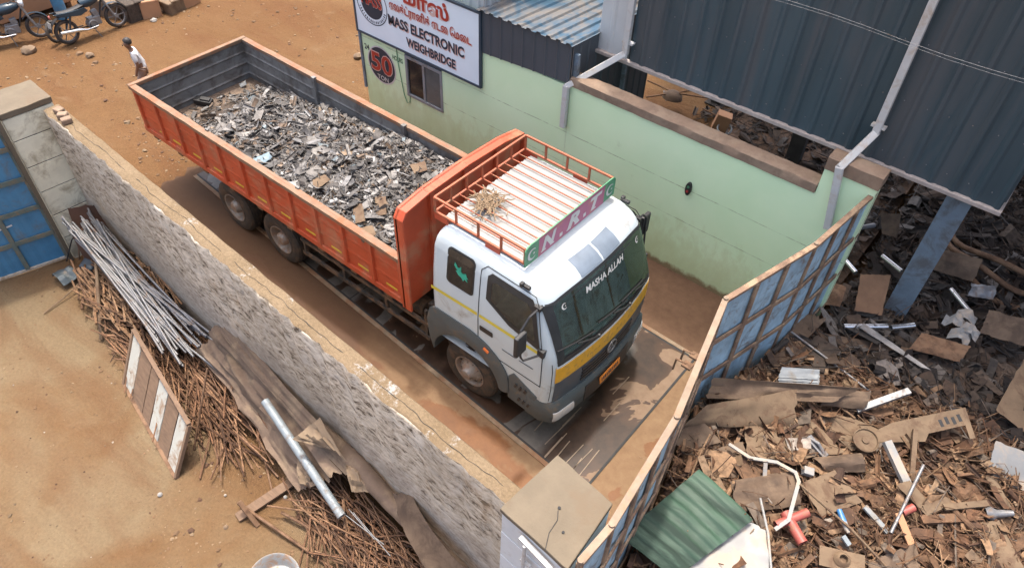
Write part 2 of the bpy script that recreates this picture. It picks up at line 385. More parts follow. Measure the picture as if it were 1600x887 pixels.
# deck of the weighbridge
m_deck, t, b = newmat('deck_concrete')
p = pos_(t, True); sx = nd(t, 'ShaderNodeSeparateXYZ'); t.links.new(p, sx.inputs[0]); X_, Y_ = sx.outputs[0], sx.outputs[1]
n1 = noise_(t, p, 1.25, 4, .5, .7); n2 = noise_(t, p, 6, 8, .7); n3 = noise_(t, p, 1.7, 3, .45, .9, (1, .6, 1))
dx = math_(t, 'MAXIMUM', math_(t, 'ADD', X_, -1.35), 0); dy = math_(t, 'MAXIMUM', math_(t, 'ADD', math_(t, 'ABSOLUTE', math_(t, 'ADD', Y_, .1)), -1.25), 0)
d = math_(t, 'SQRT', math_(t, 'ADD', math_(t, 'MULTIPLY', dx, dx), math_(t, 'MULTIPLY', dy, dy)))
fld = math_(t, 'ADD', math_(t, 'MULTIPLY_ADD', d, -.42, .37), math_(t, 'MULTIPLY_ADD', n1, 2.3, -1.15))  # wetness thins out from the truck; the truck's shadow is painted in with it
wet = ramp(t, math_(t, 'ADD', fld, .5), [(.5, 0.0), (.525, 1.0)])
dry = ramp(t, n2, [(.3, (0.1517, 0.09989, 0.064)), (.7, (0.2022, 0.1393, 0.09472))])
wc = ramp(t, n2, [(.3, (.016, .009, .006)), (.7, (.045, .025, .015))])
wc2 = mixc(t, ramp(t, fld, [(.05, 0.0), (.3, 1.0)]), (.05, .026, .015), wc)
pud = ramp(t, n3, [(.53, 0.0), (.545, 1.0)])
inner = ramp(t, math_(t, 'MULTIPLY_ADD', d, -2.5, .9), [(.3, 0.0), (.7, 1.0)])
wc3 = mixc(t, math_(t, 'MULTIPLY', pud, inner), wc2, ramp(t, n2, [(.3, (.07, .066, .06)), (.7, (.12, .11, .1))]))  # puddle patches; their grey sheen is put into the colour
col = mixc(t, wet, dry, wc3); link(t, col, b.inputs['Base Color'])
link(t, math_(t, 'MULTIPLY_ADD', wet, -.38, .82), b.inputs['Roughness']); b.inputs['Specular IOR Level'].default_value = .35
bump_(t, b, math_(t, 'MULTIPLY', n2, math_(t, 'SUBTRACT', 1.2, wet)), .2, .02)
m_rib = M('deck_rib', (.23, .175, .125), .8, 0, .2, 9, .1)
d_ = MB()
dk = [(-7.9, -.75), (2.36, -1.42), (2.36, 1.70), (-7.9, 1.95)]
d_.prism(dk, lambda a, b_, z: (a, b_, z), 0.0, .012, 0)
rr = random.Random(5)
for k in range(15):
    x = 1.2+.14*(k % 8)+rr.uniform(-.02, .02)+(.0 if k < 16 else -2.2*rr.random()); y0 = rr.uniform(-1.3, 1.3) if k > 7 else rr.uniform(-1.25, -.6)
    L = rr.uniform(.3, .75); d_.box((x, y0, .016), (.012, L, .008), Matrix.Rotation(R(rr.uniform(-3, 3)), 3, 'Z'), 1)
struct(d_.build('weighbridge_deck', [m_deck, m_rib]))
jn = MB()
for (a, c) in ((dk[0], dk[1]), (dk[1], dk[2]), (dk[2], dk[3])):
    jn.beam((*a, .006), (*c, .006), .035, .014)
jn.beam((-2.9, -1.06, .008), (-2.9, 1.78, .008), .02, .012)
struct(jn.build('deck_joint', m_gap))
kb = MB()
for off, wd in ((.055, .07),):
    kb.beam((-7.9, -.75-off, .008), (2.36, -1.42-off, .008), wd, .022); kb.beam((-7.9, 1.95+off, .008), (2.36, 1.70+off, .008), wd, .022)
struct(kb.build('deck_edge_strip', M('edge_cement', (.22, .165, .11), .9, 0, .25, 5, .4, 40, (.2, .1, .05), .5, 2.5)))

# ------------------------------------------------------------------ left boundary wall, pillars
m_wallside, t, b = newmat('rough_plaster')
p = pos_(t, True); sx = nd(t, 'ShaderNodeSeparateXYZ'); t.links.new(p, sx.inputs[0]); Z_ = sx.outputs[2]
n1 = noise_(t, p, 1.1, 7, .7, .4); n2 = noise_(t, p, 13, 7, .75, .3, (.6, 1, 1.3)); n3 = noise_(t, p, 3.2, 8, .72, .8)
nf = noise_(t, p, 9, 5, .75, .6, (.7, 1, 1.5)); c = ramp(t, math_(t, 'MULTIPLY_ADD', nf, .75, math_(t, 'MULTIPLY', n2, .35)), [(.455, (.10, .078, .056)), (.515, (.44, .375, .285)), (.66, (.76, .68, .55))])  # speckled plaster; contrast raised in the colour to stand in for grazing light
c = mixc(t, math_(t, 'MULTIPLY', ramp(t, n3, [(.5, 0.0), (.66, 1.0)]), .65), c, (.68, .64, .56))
low = ramp(t, math_(t, 'MULTIPLY_ADD', n1, .5, math_(t, 'MULTIPLY', Z_, .34)), [(.68, 1.0), (.82, 0.0)])
c = mixc(t, math_(t, 'MULTIPLY', low, .7), c, ramp(t, n2, [(.35, (.25, .21, .17)), (.65, (.42, .365, .31))]))
c = mixc(t, math_(t, 'MULTIPLY', ramp(t, n1, [(.58, 0.0), (.68, 1.0)]), .55), c, (.5, .36, .22))
blo = noise_(t, p, .55, 5, .6, .5); c = mixc(t, math_(t, 'MULTIPLY', ramp(t, blo, [(.40, 1.0), (.56, 0.0)]), .38), c, (.25, .205, .15))
link(t, c, b.inputs['Base Color']); b.inputs['Roughness'].default_value = .95; b.inputs['Specular IOR Level'].default_value = .1
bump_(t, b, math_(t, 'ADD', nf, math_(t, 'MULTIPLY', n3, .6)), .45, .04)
m_walltop, t, b = newmat('wall_coping')
p = pos_(t, True); n1 = noise_(t, p, 1.6, 6, .6, .3); n2 = noise_(t, p, 30, 6, .7); n3 = noise_(t, p, 1.15, 7, .7, .8)
c = ramp(t, n1, [(.3, (0.1453, 0.1046, 0.06241)), (.7, (0.1938, 0.1448, 0.09257))])
c = mixc(t, .6, c, ramp(t, n2, [(.3, (.32, .32, .32)), (.7, (.68, .68, .68))]), 'OVERLAY')
c = mixc(t, ramp(t, math_(t, 'MULTIPLY_ADD', n2, .35, n3), [(.78, 0.0), (.86, 1.0)]), c, (.28, .275, .26))
link(t, c, b.inputs['Base Color']); b.inputs['Roughness'].default_value = .95; b.inputs['Specular IOR Level'].default_value = .1
bump_(t, b, math_(t, 'ADD', n2, n1), .5, .03)

HW = 2.86
wi0, wi1, wo0, wo1 = Vector((-7.3, -2.80)), Vector((2.75, -3.28)), Vector((-7.3, -3.06)), Vector((2.75, -3.52))
def wall_mesh():
    s = MB(); n = 140
    rows = []
    for i in range(n+1):
        f = i/n; a = wi0.lerp(wi1, f); o = wo0.lerp(wo1, f); q = f*10
        ro = .03*nz(q*2.3, 1)+.035*nz(q*7, 2); ri = .012*nz(q*3.1, 5); zz = .012*nz(q*1.4, 9)
        row = []
        for z, kk in ((-.1, 0), (.55, .3), (1.2, .5), (1.9, .7), (2.5, .9), (HW-.05, 1.1)):
            row.append((o.x, o.y-ro*kk-.012*nz(q*3, z*2, 4), z))
        row.append((o.x, o.y+.012-ro, HW-.012+zz)); row.append((o.x+0, o.y+.05-ro*.5, HW+zz))
        row.append(((o.x+a.x)/2, (o.y+a.y)/2, HW+zz+.008*nz(q*4, 3, 3)))
        row.append((a.x, a.y-.012+ri, HW+zz)); row.append((a.x, a.y+ri, HW-.015+zz)); row.append((a.x, a.y, -.1))
        rows.append(row)
    W = len(rows[0]); s.add([q for r_ in rows for q in r_], [])
    for i in range(n):
        for j in range(W-1):
            s.f.append((i*W+j, (i+1)*W+j, (i+1)*W+j+1, i*W+j+1)); s.m.append(1 if 6 <= j <= 9 else 0)
    s.f.append(tuple(range(W))); s.m.append(0); s.f.append(tuple(n*W+k for k in range(W))[::-1]); s.m.append(0)
    # long shrinkage crack in the coping: a narrow raised lip of broken mortar
    return s
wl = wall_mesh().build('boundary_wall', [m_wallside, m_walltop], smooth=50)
tag(wl, 'long low boundary wall of rough plaster with a cracked tan top between rod heap and truck', 'wall')
ck = MB()
for seg in range(4):
    pts = []; n = 46
    for i in range(n):
        f = .02+.245*seg+.22*i/n; a = wi0.lerp(wi1, f); o = wo0.lerp(wo1, f); k = .52+.16*nz(f*14, 2)+.13*nz(f*60, 4)
        q = a.lerp(o, k); pts.append((q.x, q.y, HW+.012*nz(f*14, 9)+.004))
    ck.tube(pts, [.0015+.004*max(0, .3+nz(i*.4, seg)) for i in range(n)], 4)
ck.build('crack', m_gap, wl)

def pillar(corners, h, name, label, mats, course=.5, group=None, cap=.07):
    """four plan corners, anticlockwise; block courses with recessed joints and a cement cap"""
    t_ = thing(name, label, 'pillar', (corners[0][0], corners[0][1], 0), group)
    cx = sum(c[0] for c in corners)/4; cy = sum(c[1] for c in corners)/4
    s = MB(); z = -.05; k = 0
    def ring(sh): return [(cx+(x-cx)*sh, cy+(y_-cy)*sh) for x, y_ in corners]
    while z < h-cap-.01:
        z1 = min(h-cap, (math.floor(z/course+1e-6)+1)*course if z > 0 else course)
        sh = 1+.006*math.sin(k*2.3); s.prism(ring(sh), lambda a, b_, q: (a, b_, q), z, z1-.014, 0)
        if z1 < h-cap-.02: s.prism(ring(sh-.02), lambda a, b_, q: (a, b_, q), z1-.014, z1, 1)
        z = z1; k += 1
    s.build('masonry', mats[:2], t_, bevel=.006)
    c = MB(); n = 10
    def top(i, j):
        a = Vector(corners[0]).lerp(Vector(corners[1]), i); b_ = Vector(corners[3]).lerp(Vector(corners[2]), i); q = a.lerp(b_, j)
        q = Vector((cx, cy))+(q-Vector((cx, cy)))*(1.03+.012*nz(i*6, j*6, h))
        return (q.x, q.y, h+.012*nz(i*3, j*3, h*3))
    c.sheet(top, n, n, cap); c.build('cap', mats[2], t_, bevel=.01)
    return t_
NP = [(2.62, -3.60), (3.44, -3.66), (3.39, -2.88), (2.68, -2.80)]
pl = pillar(NP, 2.95, 'gate_pillar', 'square pillar with a flat tan cement top at the near end of the boundary wall', [m_wash2, m_gap, m_concrete_tan])
s = MB()
for (u, v, r_) in ((874, 793, .016), (880, 831, .014)): q = P(u, v, 2.957); s.lathe([(0, r_), (.006, r_)], q, (0, 0, 1), 10); s.add([(q.x+r_*math.cos(a), q.y+r_*math.sin(a), q.z+.006) for a in np.linspace(0, 6.28, 9)[:-1]], [tuple(range(8))])
s.tube([P(872, 797, 2.955), P(871, 812, 2.957), P(858, 832, 2.957), P(852, 858, 2.957)], .004, 5)
s.build('bolt_hole', m_gap, pl)
s = MB(); q0 = Vector((3.02, -3.66, 0)); s.tube([(2.98, -3.69, 2.80), (2.98, -3.69, 2.35)], .02, 8); s.beam((2.9, -3.66, 2.83), (3.3, -3.7, 2.78), .05, .03); s.beam((2.94, -3.68, 2.45), (3.06, -3.68, 2.45), .03, .03)
s.build('hinge_bracket', m_pipewhite, pl)
LP = [(-8.12, -3.60), (-7.40, -3.63), (-7.34, -2.86), (-8.06, -2.83)]
lp = pillar(LP, 3.0, 'block_pillar', 'tall whitewashed block pillar beside the blue gate at the far end of the wall', [m_wash, m_gap, m_concrete_tan], .5, None, .1)
s = MB()
for k, (u, v) in enumerate(((97, 181), (103, 190), (92, 172))): q = Vector((-7.1-.12*k, -2.93-.05*(k % 2), HW+.05)); s.box(q, (.22, .16, .1), Matrix.Rotation(.5*k, 3, 'Z'))
for k in range(3):
    o = MB(); o.box((-7.02+.17*k, -2.92-.03*k, HW+.045), (.15, .12, .09), Matrix.Rotation(.6*k+.2, 3, 'Z'))
    tag(o.build('brick_lump', m_sill, bevel=.02), ['broken brick lump on the wall top nearest the block pillar', 'middle broken brick lump on the far end of the wall top', 'outermost broken brick lump on the far end of the wall top'][k], 'brick', 'loose bricks on the wall end')

# ------------------------------------------------------------------ gates
def gate_leaf(parent, a, b, z0, z1, nx, nz_, out, mats, name='gate_leaf', topmat=None, th=.035):
    """sheet leaf from plan point a to b, bars on the side 'out' (+1/-1)"""
    a = Vector((*a, 0)); b = Vector((*b, 0)); d = (b-a).normalized(); n = Vector((d.y, -d.x, 0))*out; L = (b-a).length
    s = MB(); nu = int(L/.07)
    def f(i, j):
        q = a+d*(L*i); z = z0+(z1-z0)*j; q = q+n*(.008*math.sin(i*L/.14*6.283)+.01*nz(i*5, j*5, a.x)); return (q.x, q.y, z)
    s.sheet(f, nu, 8, .004); leaf = s.build(name, mats[0], parent)
    s = MB()
    for i in range(nx+1):
        q = a+d*(L*i/nx)+n*(.028); q2 = q.copy(); q2.z = z1; q.z = z0
        if 0 < i < nx: s.beam(q, q2, .075, .03, n)
        else: s.beam(q-n*.028, q2-n*.028, .05, .06, n)
    for j in range(1, nz_):
        z = z0+(z1-z0)*j/nz_; s.beam(a+n*.03+Vector((0, 0, z)), b+n*.03+Vector((0, 0, z)), .024, .085, (0, 0, 1))
    s.build('gate_bar', mats[1], leaf, bevel=.004)
    s = MB(); s.beam(a+Vector((0, 0, z1+.02)), b+Vector((0, 0, z1+.02)), .075, .05); s.beam(a+Vector((0, 0, z0-.02)), b+Vector((0, 0, z0-.02)), .07, .05)
    s.each('frame_rail', topmat or mats[1], leaf, bevel=.006)
    return leaf
fg = thing('folding_gate', 'tall folding gate of blue sheet panels with rusty bars closing the front of the weighbridge', 'gate', (3.2, 0, 0))
GP = [(3.57, 3.42), (3.385, 1.8), (2.965, .14), (3.39, -1.72), (3.545, -3.14), (3.525, -3.6)]
for k in range(5):
    gate_leaf(fg, GP[k], GP[k+1], .06, 3.06, 3 if k < 4 else 1, 4, -1, [m_gateblue, m_gaterust], topmat=m_gateedge if k >= 2 else m_gaterust)
s = MB()
for q in GP: s.tube([(q[0], q[1], 0), (q[0], q[1], 3.13)], .03, 8)
s.each('hinge_post', m_gateedge, fg)
s = MB()
for v_ in ((1078, 590), (1066, 628)): q = P(*v_, 2.5); s.box((3.0, q.y*.5-.1, 2.6), (.12, .1, .03)); s.tube([(2.98, q.y*.5-.1, 2.62), (2.85, q.y*.5-.1, 2.6), (2.84, q.y*.5-.1, 2.4)], .015, 6)
s.each('latch', m_rust, fg)
bgte = thing('blue_gate', 'bright blue sheet gate with green bars standing open beside the block pillar', 'gate', (-7.5, -3.7, 0))
gate_leaf(bgte, (-7.47, -3.72), (-8.35, -6.74), .1, 2.98, 5, 5, -1, [m_gateblue2, M('gate_bar_green', (.1, .13, .115), .7, 0, .3, 5, .2, 50, (.2, .14, .08), .4, 5)], topmat=M('gate_frame_pale', (.4, .35, .28), .8, 0, .2, 5, .2, 50, (.25, .16, .09), .4, 5))
s = MB(); s.beam((-7.40, -3.69, .02), (-7.40, -3.69, 2.98), .06, .1, (1, 0, 0)); s.build('gate_post', m_concrete_tan, bgte)
q = PY(30, 318, -4.2)
gd = Vector((-.88, -3.02, 0)).normalized(); gn = Vector((gd.y, -gd.x, 0))*-1
s = MB()
for (a0, z_a, a1, z_b) in ((.55, 1.6, .75, 1.35), (.75, 1.35, .62, 1.05), (.5, 1.05, .78, 1.02)):
    A = Vector((-7.47, -3.72, 0))+gd*a0+gn*.018; B = Vector((-7.47, -3.72, 0))+gd*a1+gn*.018; s.beam(A+Vector((0, 0, z_a)), B+Vector((0, 0, z_b)), .03, .004, gn)
s.build('chalk_mark', m_let, bgte)
# ------------------------------------------------------------------ green wall and weighbridge office
m_green, t, b = newmat('green_wash')
p = pos_(t, True); sx = nd(t, 'ShaderNodeSeparateXYZ'); t.links.new(p, sx.inputs[0]); X_, Z_ = sx.outputs[0], sx.outputs[2]
n1 = noise_(t, p, .7, 6, .6, .3); n2 = noise_(t, p, 5, 7, .7, .2, (1, 1, .5)); n3 = noise_(t, p, 40, 4, .6)
c = ramp(t, n1, [(.3, (.58, .76, .47)), (.7, (.66, .81, .535))])
stain = ramp(t, math_(t, 'MULTIPLY_ADD', n2, .9, math_(t, 'MULTIPLY', Z_, -.42)), [(-.05, 0.0), (.12, .55), (.36, 1.0)])
c = mixc(t, math_(t, 'MULTIPLY', stain, .42), c, (.42, .45, .2))
foot = ramp(t, math_(t, 'MULTIPLY_ADD', n2, .7, math_(t, 'MULTIPLY', Z_, -2.2)), [(-.05, 0.0), (.2, 1.0)])
c = mixc(t, math_(t, 'MULTIPLY', foot, .85), c, (.2, .12, .06))
for zz, th in ((1.83, .007), (1.17, .006)):
    ln = math_(t, 'LESS_THAN', math_(t, 'ABSOLUTE', math_(t, 'SUBTRACT', math_(t, 'MULTIPLY_ADD', n1, .05, Z_), zz+.025)), th)
    c = mixc(t, math_(t, 'MULTIPLY', ln, ramp(t, n2, [(.42, .1), (.6, .75)])), c, (.2, .25, .12))
c = mixc(t, math_(t, 'MULTIPLY', ramp(t, noise_(t, p, 2.3, 9, .75, .4, (1, 1, .7)), [(.62, 0.0), (.72, 1.0)]), .22), c, (.3, .33, .18))
link(t, c, b.inputs['Base Color']); b.inputs['Roughness'].default_value = .85; b.inputs['Specular IOR Level'].default_value = .2
bump_(t, b, math_(t, 'ADD', n3, math_(t, 'MULTIPLY', n1, 3)), .25, .012)
YG = 3.28
gw = thing('green_wall', 'pale green rendered wall with a brown cement sill running along the far side of the truck', 'wall', (0, YG, 0))
s = MB(); s.bb((-1.62, YG, -.1), (2.84, YG+.24, 2.78)); s.bb((2.84, YG, -.1), (3.6, YG+.24, 3.22)); s.build('wall_face', m_green, gw)
def rough_slab(x0, x1, y0, y1, z0, z1, name, m, parent):
    s = MB(); n = max(4, int((x1-x0)/.08))
    pr = [(y0, z0), (y0, z1-.015), (y0+.02, z1), ((y0+y1)/2, z1+.006), (y1-.02, z1), (y1, z1-.015), (y1, z0)]
    W = len(pr); s.add([(x0+(x1-x0)*i/n, a+.012*nz(i*.5, k*3, x0), b_+(.010*nz(i*.45, k*2, 4) if k not in (0, 6) else 0)) for i in range(n+1) for k, (a, b_) in enumerate(pr)], [])
    for i in range(n):
        for k in range(W): s.f.append((i*W+k, (i+1)*W+k, (i+1)*W+(k+1) % W, i*W+(k+1) % W)); s.m.append(0)
    s.f.append(tuple(range(W))); s.m.append(0); s.f.append(tuple(n*W+k for k in range(W))[::-1]); s.m.append(0)
    return s.build(name, m, parent, smooth=40)
rough_slab(-1.62, 2.83, YG-.02, YG+.27, 2.785, 2.94, 'sill', m_sill, gw)
rough_slab(2.835, 3.62, YG-.02, YG+.27, 3.225, 3.44, 'sill', m_sill, gw)
sw = thing('wall_switch', 'small black push button box fixed to the green wall above the truck', 'switch', (.93, YG, 1.88))
s = MB(); s.prism([(.055*math.cos(a), .13*math.sin(a)*(1 if abs(math.sin(a)) < .99 else 1)) for a in np.linspace(0, 6.283, 17)[:-1]], lambda a, b_, d: (.93+a, d, 1.88+b_), YG-.05, YG+.003); s.build('switch_box', m_black, sw, bevel=.008)
for z, m in ((1.93, M('switch_green', (.05, .16, .09), .4)), (1.84, M('switch_red', (.3, .03, .03), .4))):
    s = MB(); s.lathe([(-.066, 0), (-.066, .022), (-.045, .024)], (.93, YG, z), (0, 1, 0), 12); s.build('push_button', m, sw)

of = thing('weighbridge_office', 'weighbridge office end of the green wall with a sliding window and painted 50 ton circle', 'building', (-5.4, YG+1.4, 0))
s = MB()
s.bb((-7.06, YG, -.1), (-5.76, YG+.2, 1.99)); s.bb((-4.71, YG, -.1), (-1.62, YG+.2, 2.75)); s.bb((-5.76, YG, -.1), (-4.71, YG+.2, .92)); s.bb((-7.06, YG, 1.99), (-4.71, YG+.2, 3.3))
s.bb((-7.06, YG+.2, -.1), (-6.88, YG+3, 3.3)); s.bb((-3.85, YG+.2, 0), (-3.68, YG+3, 3.3)); s.bb((-6.88, YG+2.82, 0), (-3.85, YG+3, 3.3))
s.build('wall', m_green, of)
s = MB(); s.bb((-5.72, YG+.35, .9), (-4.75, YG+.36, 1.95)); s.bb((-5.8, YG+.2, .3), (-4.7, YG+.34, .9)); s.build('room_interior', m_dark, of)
m_whitecorr = M('white_corrugated', (.5, .52, .52), .45, .15, .08, 1.5, .03, 30)
def corr(fn, L, pitch, amp, nv, th, flat=.5, n=None):
    """profiled sheet: fn(x along, height h, j 0..1)"""
    xs = []; k = 0; a = 0
    while a < L-1e-6:
        for fx, h in ((0, 0), (flat, 0), (flat+.12, 1), (.88, 1)):
            x = a+fx*pitch
            if x < L: xs.append((x, h*amp))
        a += pitch
    xs.append((L, 0)); s = MB()
    W = nv+1
    vs = [fn(x, h, j/nv) for x, h in xs for j in range(W)]; vb = [fn(x, h-th, j/nv) for x, h in xs for j in range(W)]; N = len(vs); s.add(vs+vb, [])
    for i in range(len(xs)-1):
        for j in range(nv):
            q = (i*W+j, (i+1)*W+j, (i+1)*W+j+1, i*W+j+1); s.f += [q, tuple(a_+N for a_ in q[::-1])]; s.m += [0, 0]
        for j in (0, nv):
            q = (i*W+j, (i+1)*W+j, (i+1)*W+j+N, i*W+j+N); s.f.append(q); s.m.append(1)
    for i in (0, len(xs)-1):
        for j in range(nv): s.f.append((i*W+j, i*W+j+1, i*W+j+1+N, i*W+j+N)); s.m.append(1)
    return s
corr(lambda x, h, j: (-7.1+x, YG+.14-h, 3.28+1.9*j), 3.43, .22, .03, 1, .01).build('parapet_cladding', [m_whitecorr, m_edge], of)
corr(lambda x, h, j: (-3.68+h, YG+.1+x, 3.4+1.9*j), 3.0, .22, .03, 1, .01).build('parapet_cladding', [m_whitecorr, m_edge], of)
win = MB()
for a, c in (((-5.76, YG-.015, .92), (-4.71, YG+.06, .98)), ((-5.76, YG-.015, 1.80), (-4.71, YG+.06, 1.87)), ((-5.76, YG-.015, .98), (-5.70, YG+.06, 1.80)), ((-4.77, YG-.015, .98), (-4.71, YG+.06, 1.80)), ((-5.27, YG-.01, .98), (-5.21, YG+.05, 1.80))): win.bb(a, c)
wn = win.build('window', m_pale, of, bevel=.004)
s = MB(); s.bb((-5.70, YG+.02, .98), (-5.27, YG+.026, 1.80)); s.build('pane', m_tint, wn)
s = MB(); s.bb((-5.21, YG+.01, .98), (-4.77, YG+.016, 1.80)); s.build('pane', M('dull_glass', (.10, .105, .1), .2, 0, .3, 1.5, .02, 20), wn)
s = MB(); s.bb((-5.76, YG+.03, 1.873), (-4.71, YG+.09, 1.99)); s.build('lintel', m_dark, of)
s = MB(); s.tube([(-6.0, YG-.012, 2.2), (-5.97, YG-.012, 1.6), (-5.86, YG-.012, .9), (-5.78, YG-.015, .72), (-5.7, YG-.012, .78), (-5.68, YG-.012, .93)], .008, 5); s.build('window_cable', m_bgreen, of)
s = MB(); s.bb((-7.13, YG-.03, .6), (-7.07, YG+.9, 3.3)); s.build('shutter', m_bluecol, of)
def wallp(off): return lambda a, b_: (a, YG-off, b_)
def disc(mb, cx, cz, r0, r1, off, m=0, n=48, sx_=1.0):
    vs = []; fs = []
    for k in range(n):
        a = 2*math.pi*k/n
        for r_ in (r0, r1): vs.append((cx+math.cos(a)*r_*sx_, YG-off, cz+math.sin(a)*r_))
    for k in range(n): q = (k+1) % n; fs.append((2*k, 2*k+1, 2*q+1, 2*q))
    mb.add(vs, fs, m)
s = MB(); cx, cz = -6.50, 1.34
disc(s, cx, cz, 0, .43, .004, 0); disc(s, cx, cz, .40, .43, .006, 1)
fit_text(s, '50', cx-.34, cx+.34, cz-.2, cz+.28, wallp(.007), .035, 0, 2); fit_text(s, '50', cx-.32, cx+.32, cz-.18, cz+.26, wallp(.010), .02, 0, 3)
fit_text(s, 'TON', cx-.17, cx+.17, cz-.36, cz-.25, wallp(.007), .015, 0, 1)
fit_text(s, '24', -7.0, -6.85, 1.56, 1.69, wallp(.004), .025, 0, 0); fit_text(s, 'HOURS', -6.14, -5.83, 1.62, 1.73, wallp(.004), .028, 0, 4)
s.build('painted_circle', [m_ink, m_let, m_pink, m_red, M('dull_green_ink', (.06, .16, .08), .6)], of)

# the name board
sg = thing('name_board', 'large white painted name board with red and navy lettering on the office wall', 'sign', (-5.4, YG, 2.7))
SX0, SX1, SZ0, SZ1 = -7.08, -3.67, 1.99, 3.42
s = MB(); s.bb((SX0, YG-.05, SZ0), (SX1, YG-.012, SZ1)); s.build('board', m_signbg, sg)
s = MB(); f = .045
for a, c in (((SX0, YG-.065, SZ0-f), (SX1, YG-.008, SZ0)), ((SX0, YG-.065, SZ1), (SX1, YG-.008, SZ1+f)), ((SX0-f, YG-.065, SZ0-f), (SX0, YG-.008, SZ1+f)), ((SX1, YG-.065, SZ0-f), (SX1+f, YG-.008, SZ1+f))): s.bb(a, c)
s.build('board_frame', m_navy, sg)
s = MB()
def line_(body, p0, p1, h, mats, off=.03):
    """p0, p1: left and right foot of the line on the board"""
    sk = (p1[1]-p0[1])
    fn = lambda o: (lambda a, b_: (a, YG-o, b_+sk*(a-p0[0])/(p1[0]-p0[0])))
    fit_text(s, body, p0[0]+.02, p1[0]+.02, p0[1]-.02, p0[1]+h-.02, fn(.053), off+.02, 0, mats[1])
    fit_text(s, body, p0[0], p1[0], p0[1], p0[1]+h, fn(.056), off, 0, mats[0])
line_('மாஸ்', (-5.62, 3.02), (-4.42, 3.00), .345, (1, 2), .035)
line_('எலக்ட்ரானிக் எடை ேமைட', (-6.04, 2.73), (-3.86, 2.70), .25, (1, 2), .022)
line_('MASS ELECTRONIC', (-6.10, 2.43), (-4.05, 2.42), .22, (0, 2), .036)
line_('WEIGHBRIDGE', (-5.62, 2.12), (-4.28, 2.10), .20, (0, 2), .036)
ox, oz = -6.56, 2.70
disc(s, ox, oz, .43, .45, .053, 0); disc(s, ox, oz, .0, .32, .053, 0)
fit_text(s, 'MASS', ox-.31, ox+.31, oz-.06, oz+.20, wallp(.056), .03, 0, 2); fit_text(s, 'MASS', ox-.30, ox+.30, oz-.05, oz+.19, wallp(.059), .018, 0, 1)
for k in range(18):
    a = math.pi*(1.12+.78*k/17); q = .385
    s.box((ox+q*math.cos(a), YG-.054, oz+q*math.sin(a)), (.022 if k % 3 else .012, .004, .05), Matrix.Rotation(-a+math.pi/2, 3, 'Y'), 0)
s.build('lettering', [m_ink, m_red, m_pink], sg)

# ------------------------------------------------------------------ small lean-to with a blue roof
ss = thing('lean_to_shed', 'low dark sheet shed with a faded blue corrugated roof beside the name board', 'shed', (-2.65, 4.2, 0))
corr(lambda x, h, j: (-3.64+x, YG-.02-h, 2.68+.07*x+(3.485+.02*x-2.68-.07*x)*j), 2.0, .25, .02, 1, .006, .75).build('front_cladding', [m_clad_dark, m_edge], ss)
corr(lambda x, h, j: (-1.62+h, YG+.0+x, .02+(3.5-.06*x)*j), 2.75, .25, .02, 1, .006, .75).build('side_cladding', [m_clad_dark, m_edge], ss)
corr(lambda x, h, j: (-3.72+x, YG-.09+2.75*j, 3.50-.17*j+.04*x/2+h), 2.13, .21, .035, 1, .006, .45).build('roof', [m_blueroof, m_gap], ss)
s = MB()
for y_ in (YG+.08, 5.0): s.beam((-1.59, y_, 0), (-1.59, y_, 3.35), .06, .1, (1, 0, 0))
s.bb((-3.62, 5.95, 0), (-1.7, 6.0, 3.2)); s.bb((-3.64, 3.5, 0), (-3.6, 5.95, 3.2))
s.build('corner_post', m_bluecol, ss)

# ------------------------------------------------------------------ big scrap shed
sh = thing('scrap_shed', 'big open scrap shed with slate grey ribbed cladding above the green wall', 'shed', (2, 8, 0))
CYL, CZ0 = 4.0, 3.2
corr(lambda x, h, j: (-.96+x, CYL+.02-h+.007*nz(x*1.3, j*11, 2), CZ0+9*j), 5.98, .30, .028, 24, .006, .62).build('front_cladding', [m_clad, m_edge], sh)
corr(lambda x, h, j: (5.02+h, CYL+.03+x, CZ0+9*j), 1.2, .30, .028, 1, .006, .62).build('return_cladding', [m_clad, m_edge], sh)
corr(lambda x, h, j: (-1.62+x, CYL+.03-h, CZ0+9*j), .60, .3, .02, 1, .006, .62).build('corner_flashing', [m_whitecorr, m_edge], sh)
s = MB(); s.bb((-1.64, CYL-.05, CZ0-.06), (5.06, CYL+.05, CZ0)); s.bb((5.0, CYL+.05, CZ0-.06), (5.06, CYL+1.25, CZ0)); s.build('bottom_trim', m_edge, sh, bevel=.006)
s = MB(); rr = random.Random(3)
for i in range(20):
    for z in (3.42, 4.2, 5.0, 5.8): s.lathe([(0, .008), (-.010, .006), (-.012, 0)], (-.86+.3*i+rr.uniform(-.02, .02), CYL-.008, z+rr.uniform(-.02, .02)), (0, 1, 0), 6)
s.each('screw', m_silver, sh)
s = MB(); s.add([(-1.7, 4.1, 12.04), (16, 4.1, 12.04), (16, 15, 12.04), (-1.7, 15, 12.04), (-1.7, 4.1, 12.1), (16, 4.1, 12.1), (16, 15, 12.1), (-1.7, 15, 12.1)], [(3, 2, 1, 0), (4, 5, 6, 7), (0, 1, 5, 4), (1, 2, 6, 5), (2, 3, 7, 6), (3, 0, 4, 7)])  # roof out of view, its height set for the reach of its shadow
s.bb((-4.6, 7.0, 12.02), (-1.7, 15, 12.1)); s.build('roof', m_clad_dark, sh)  # extra roof piece, unseen, added to shade the shed floor
s = MB(); s.bb((5.2, 10.6, 0), (16, 10.7, 12)); s.bb((9.9, 5.5, 0), (10, 10.6, 12)); s.build('rear_wall', m_clad_dark, sh)
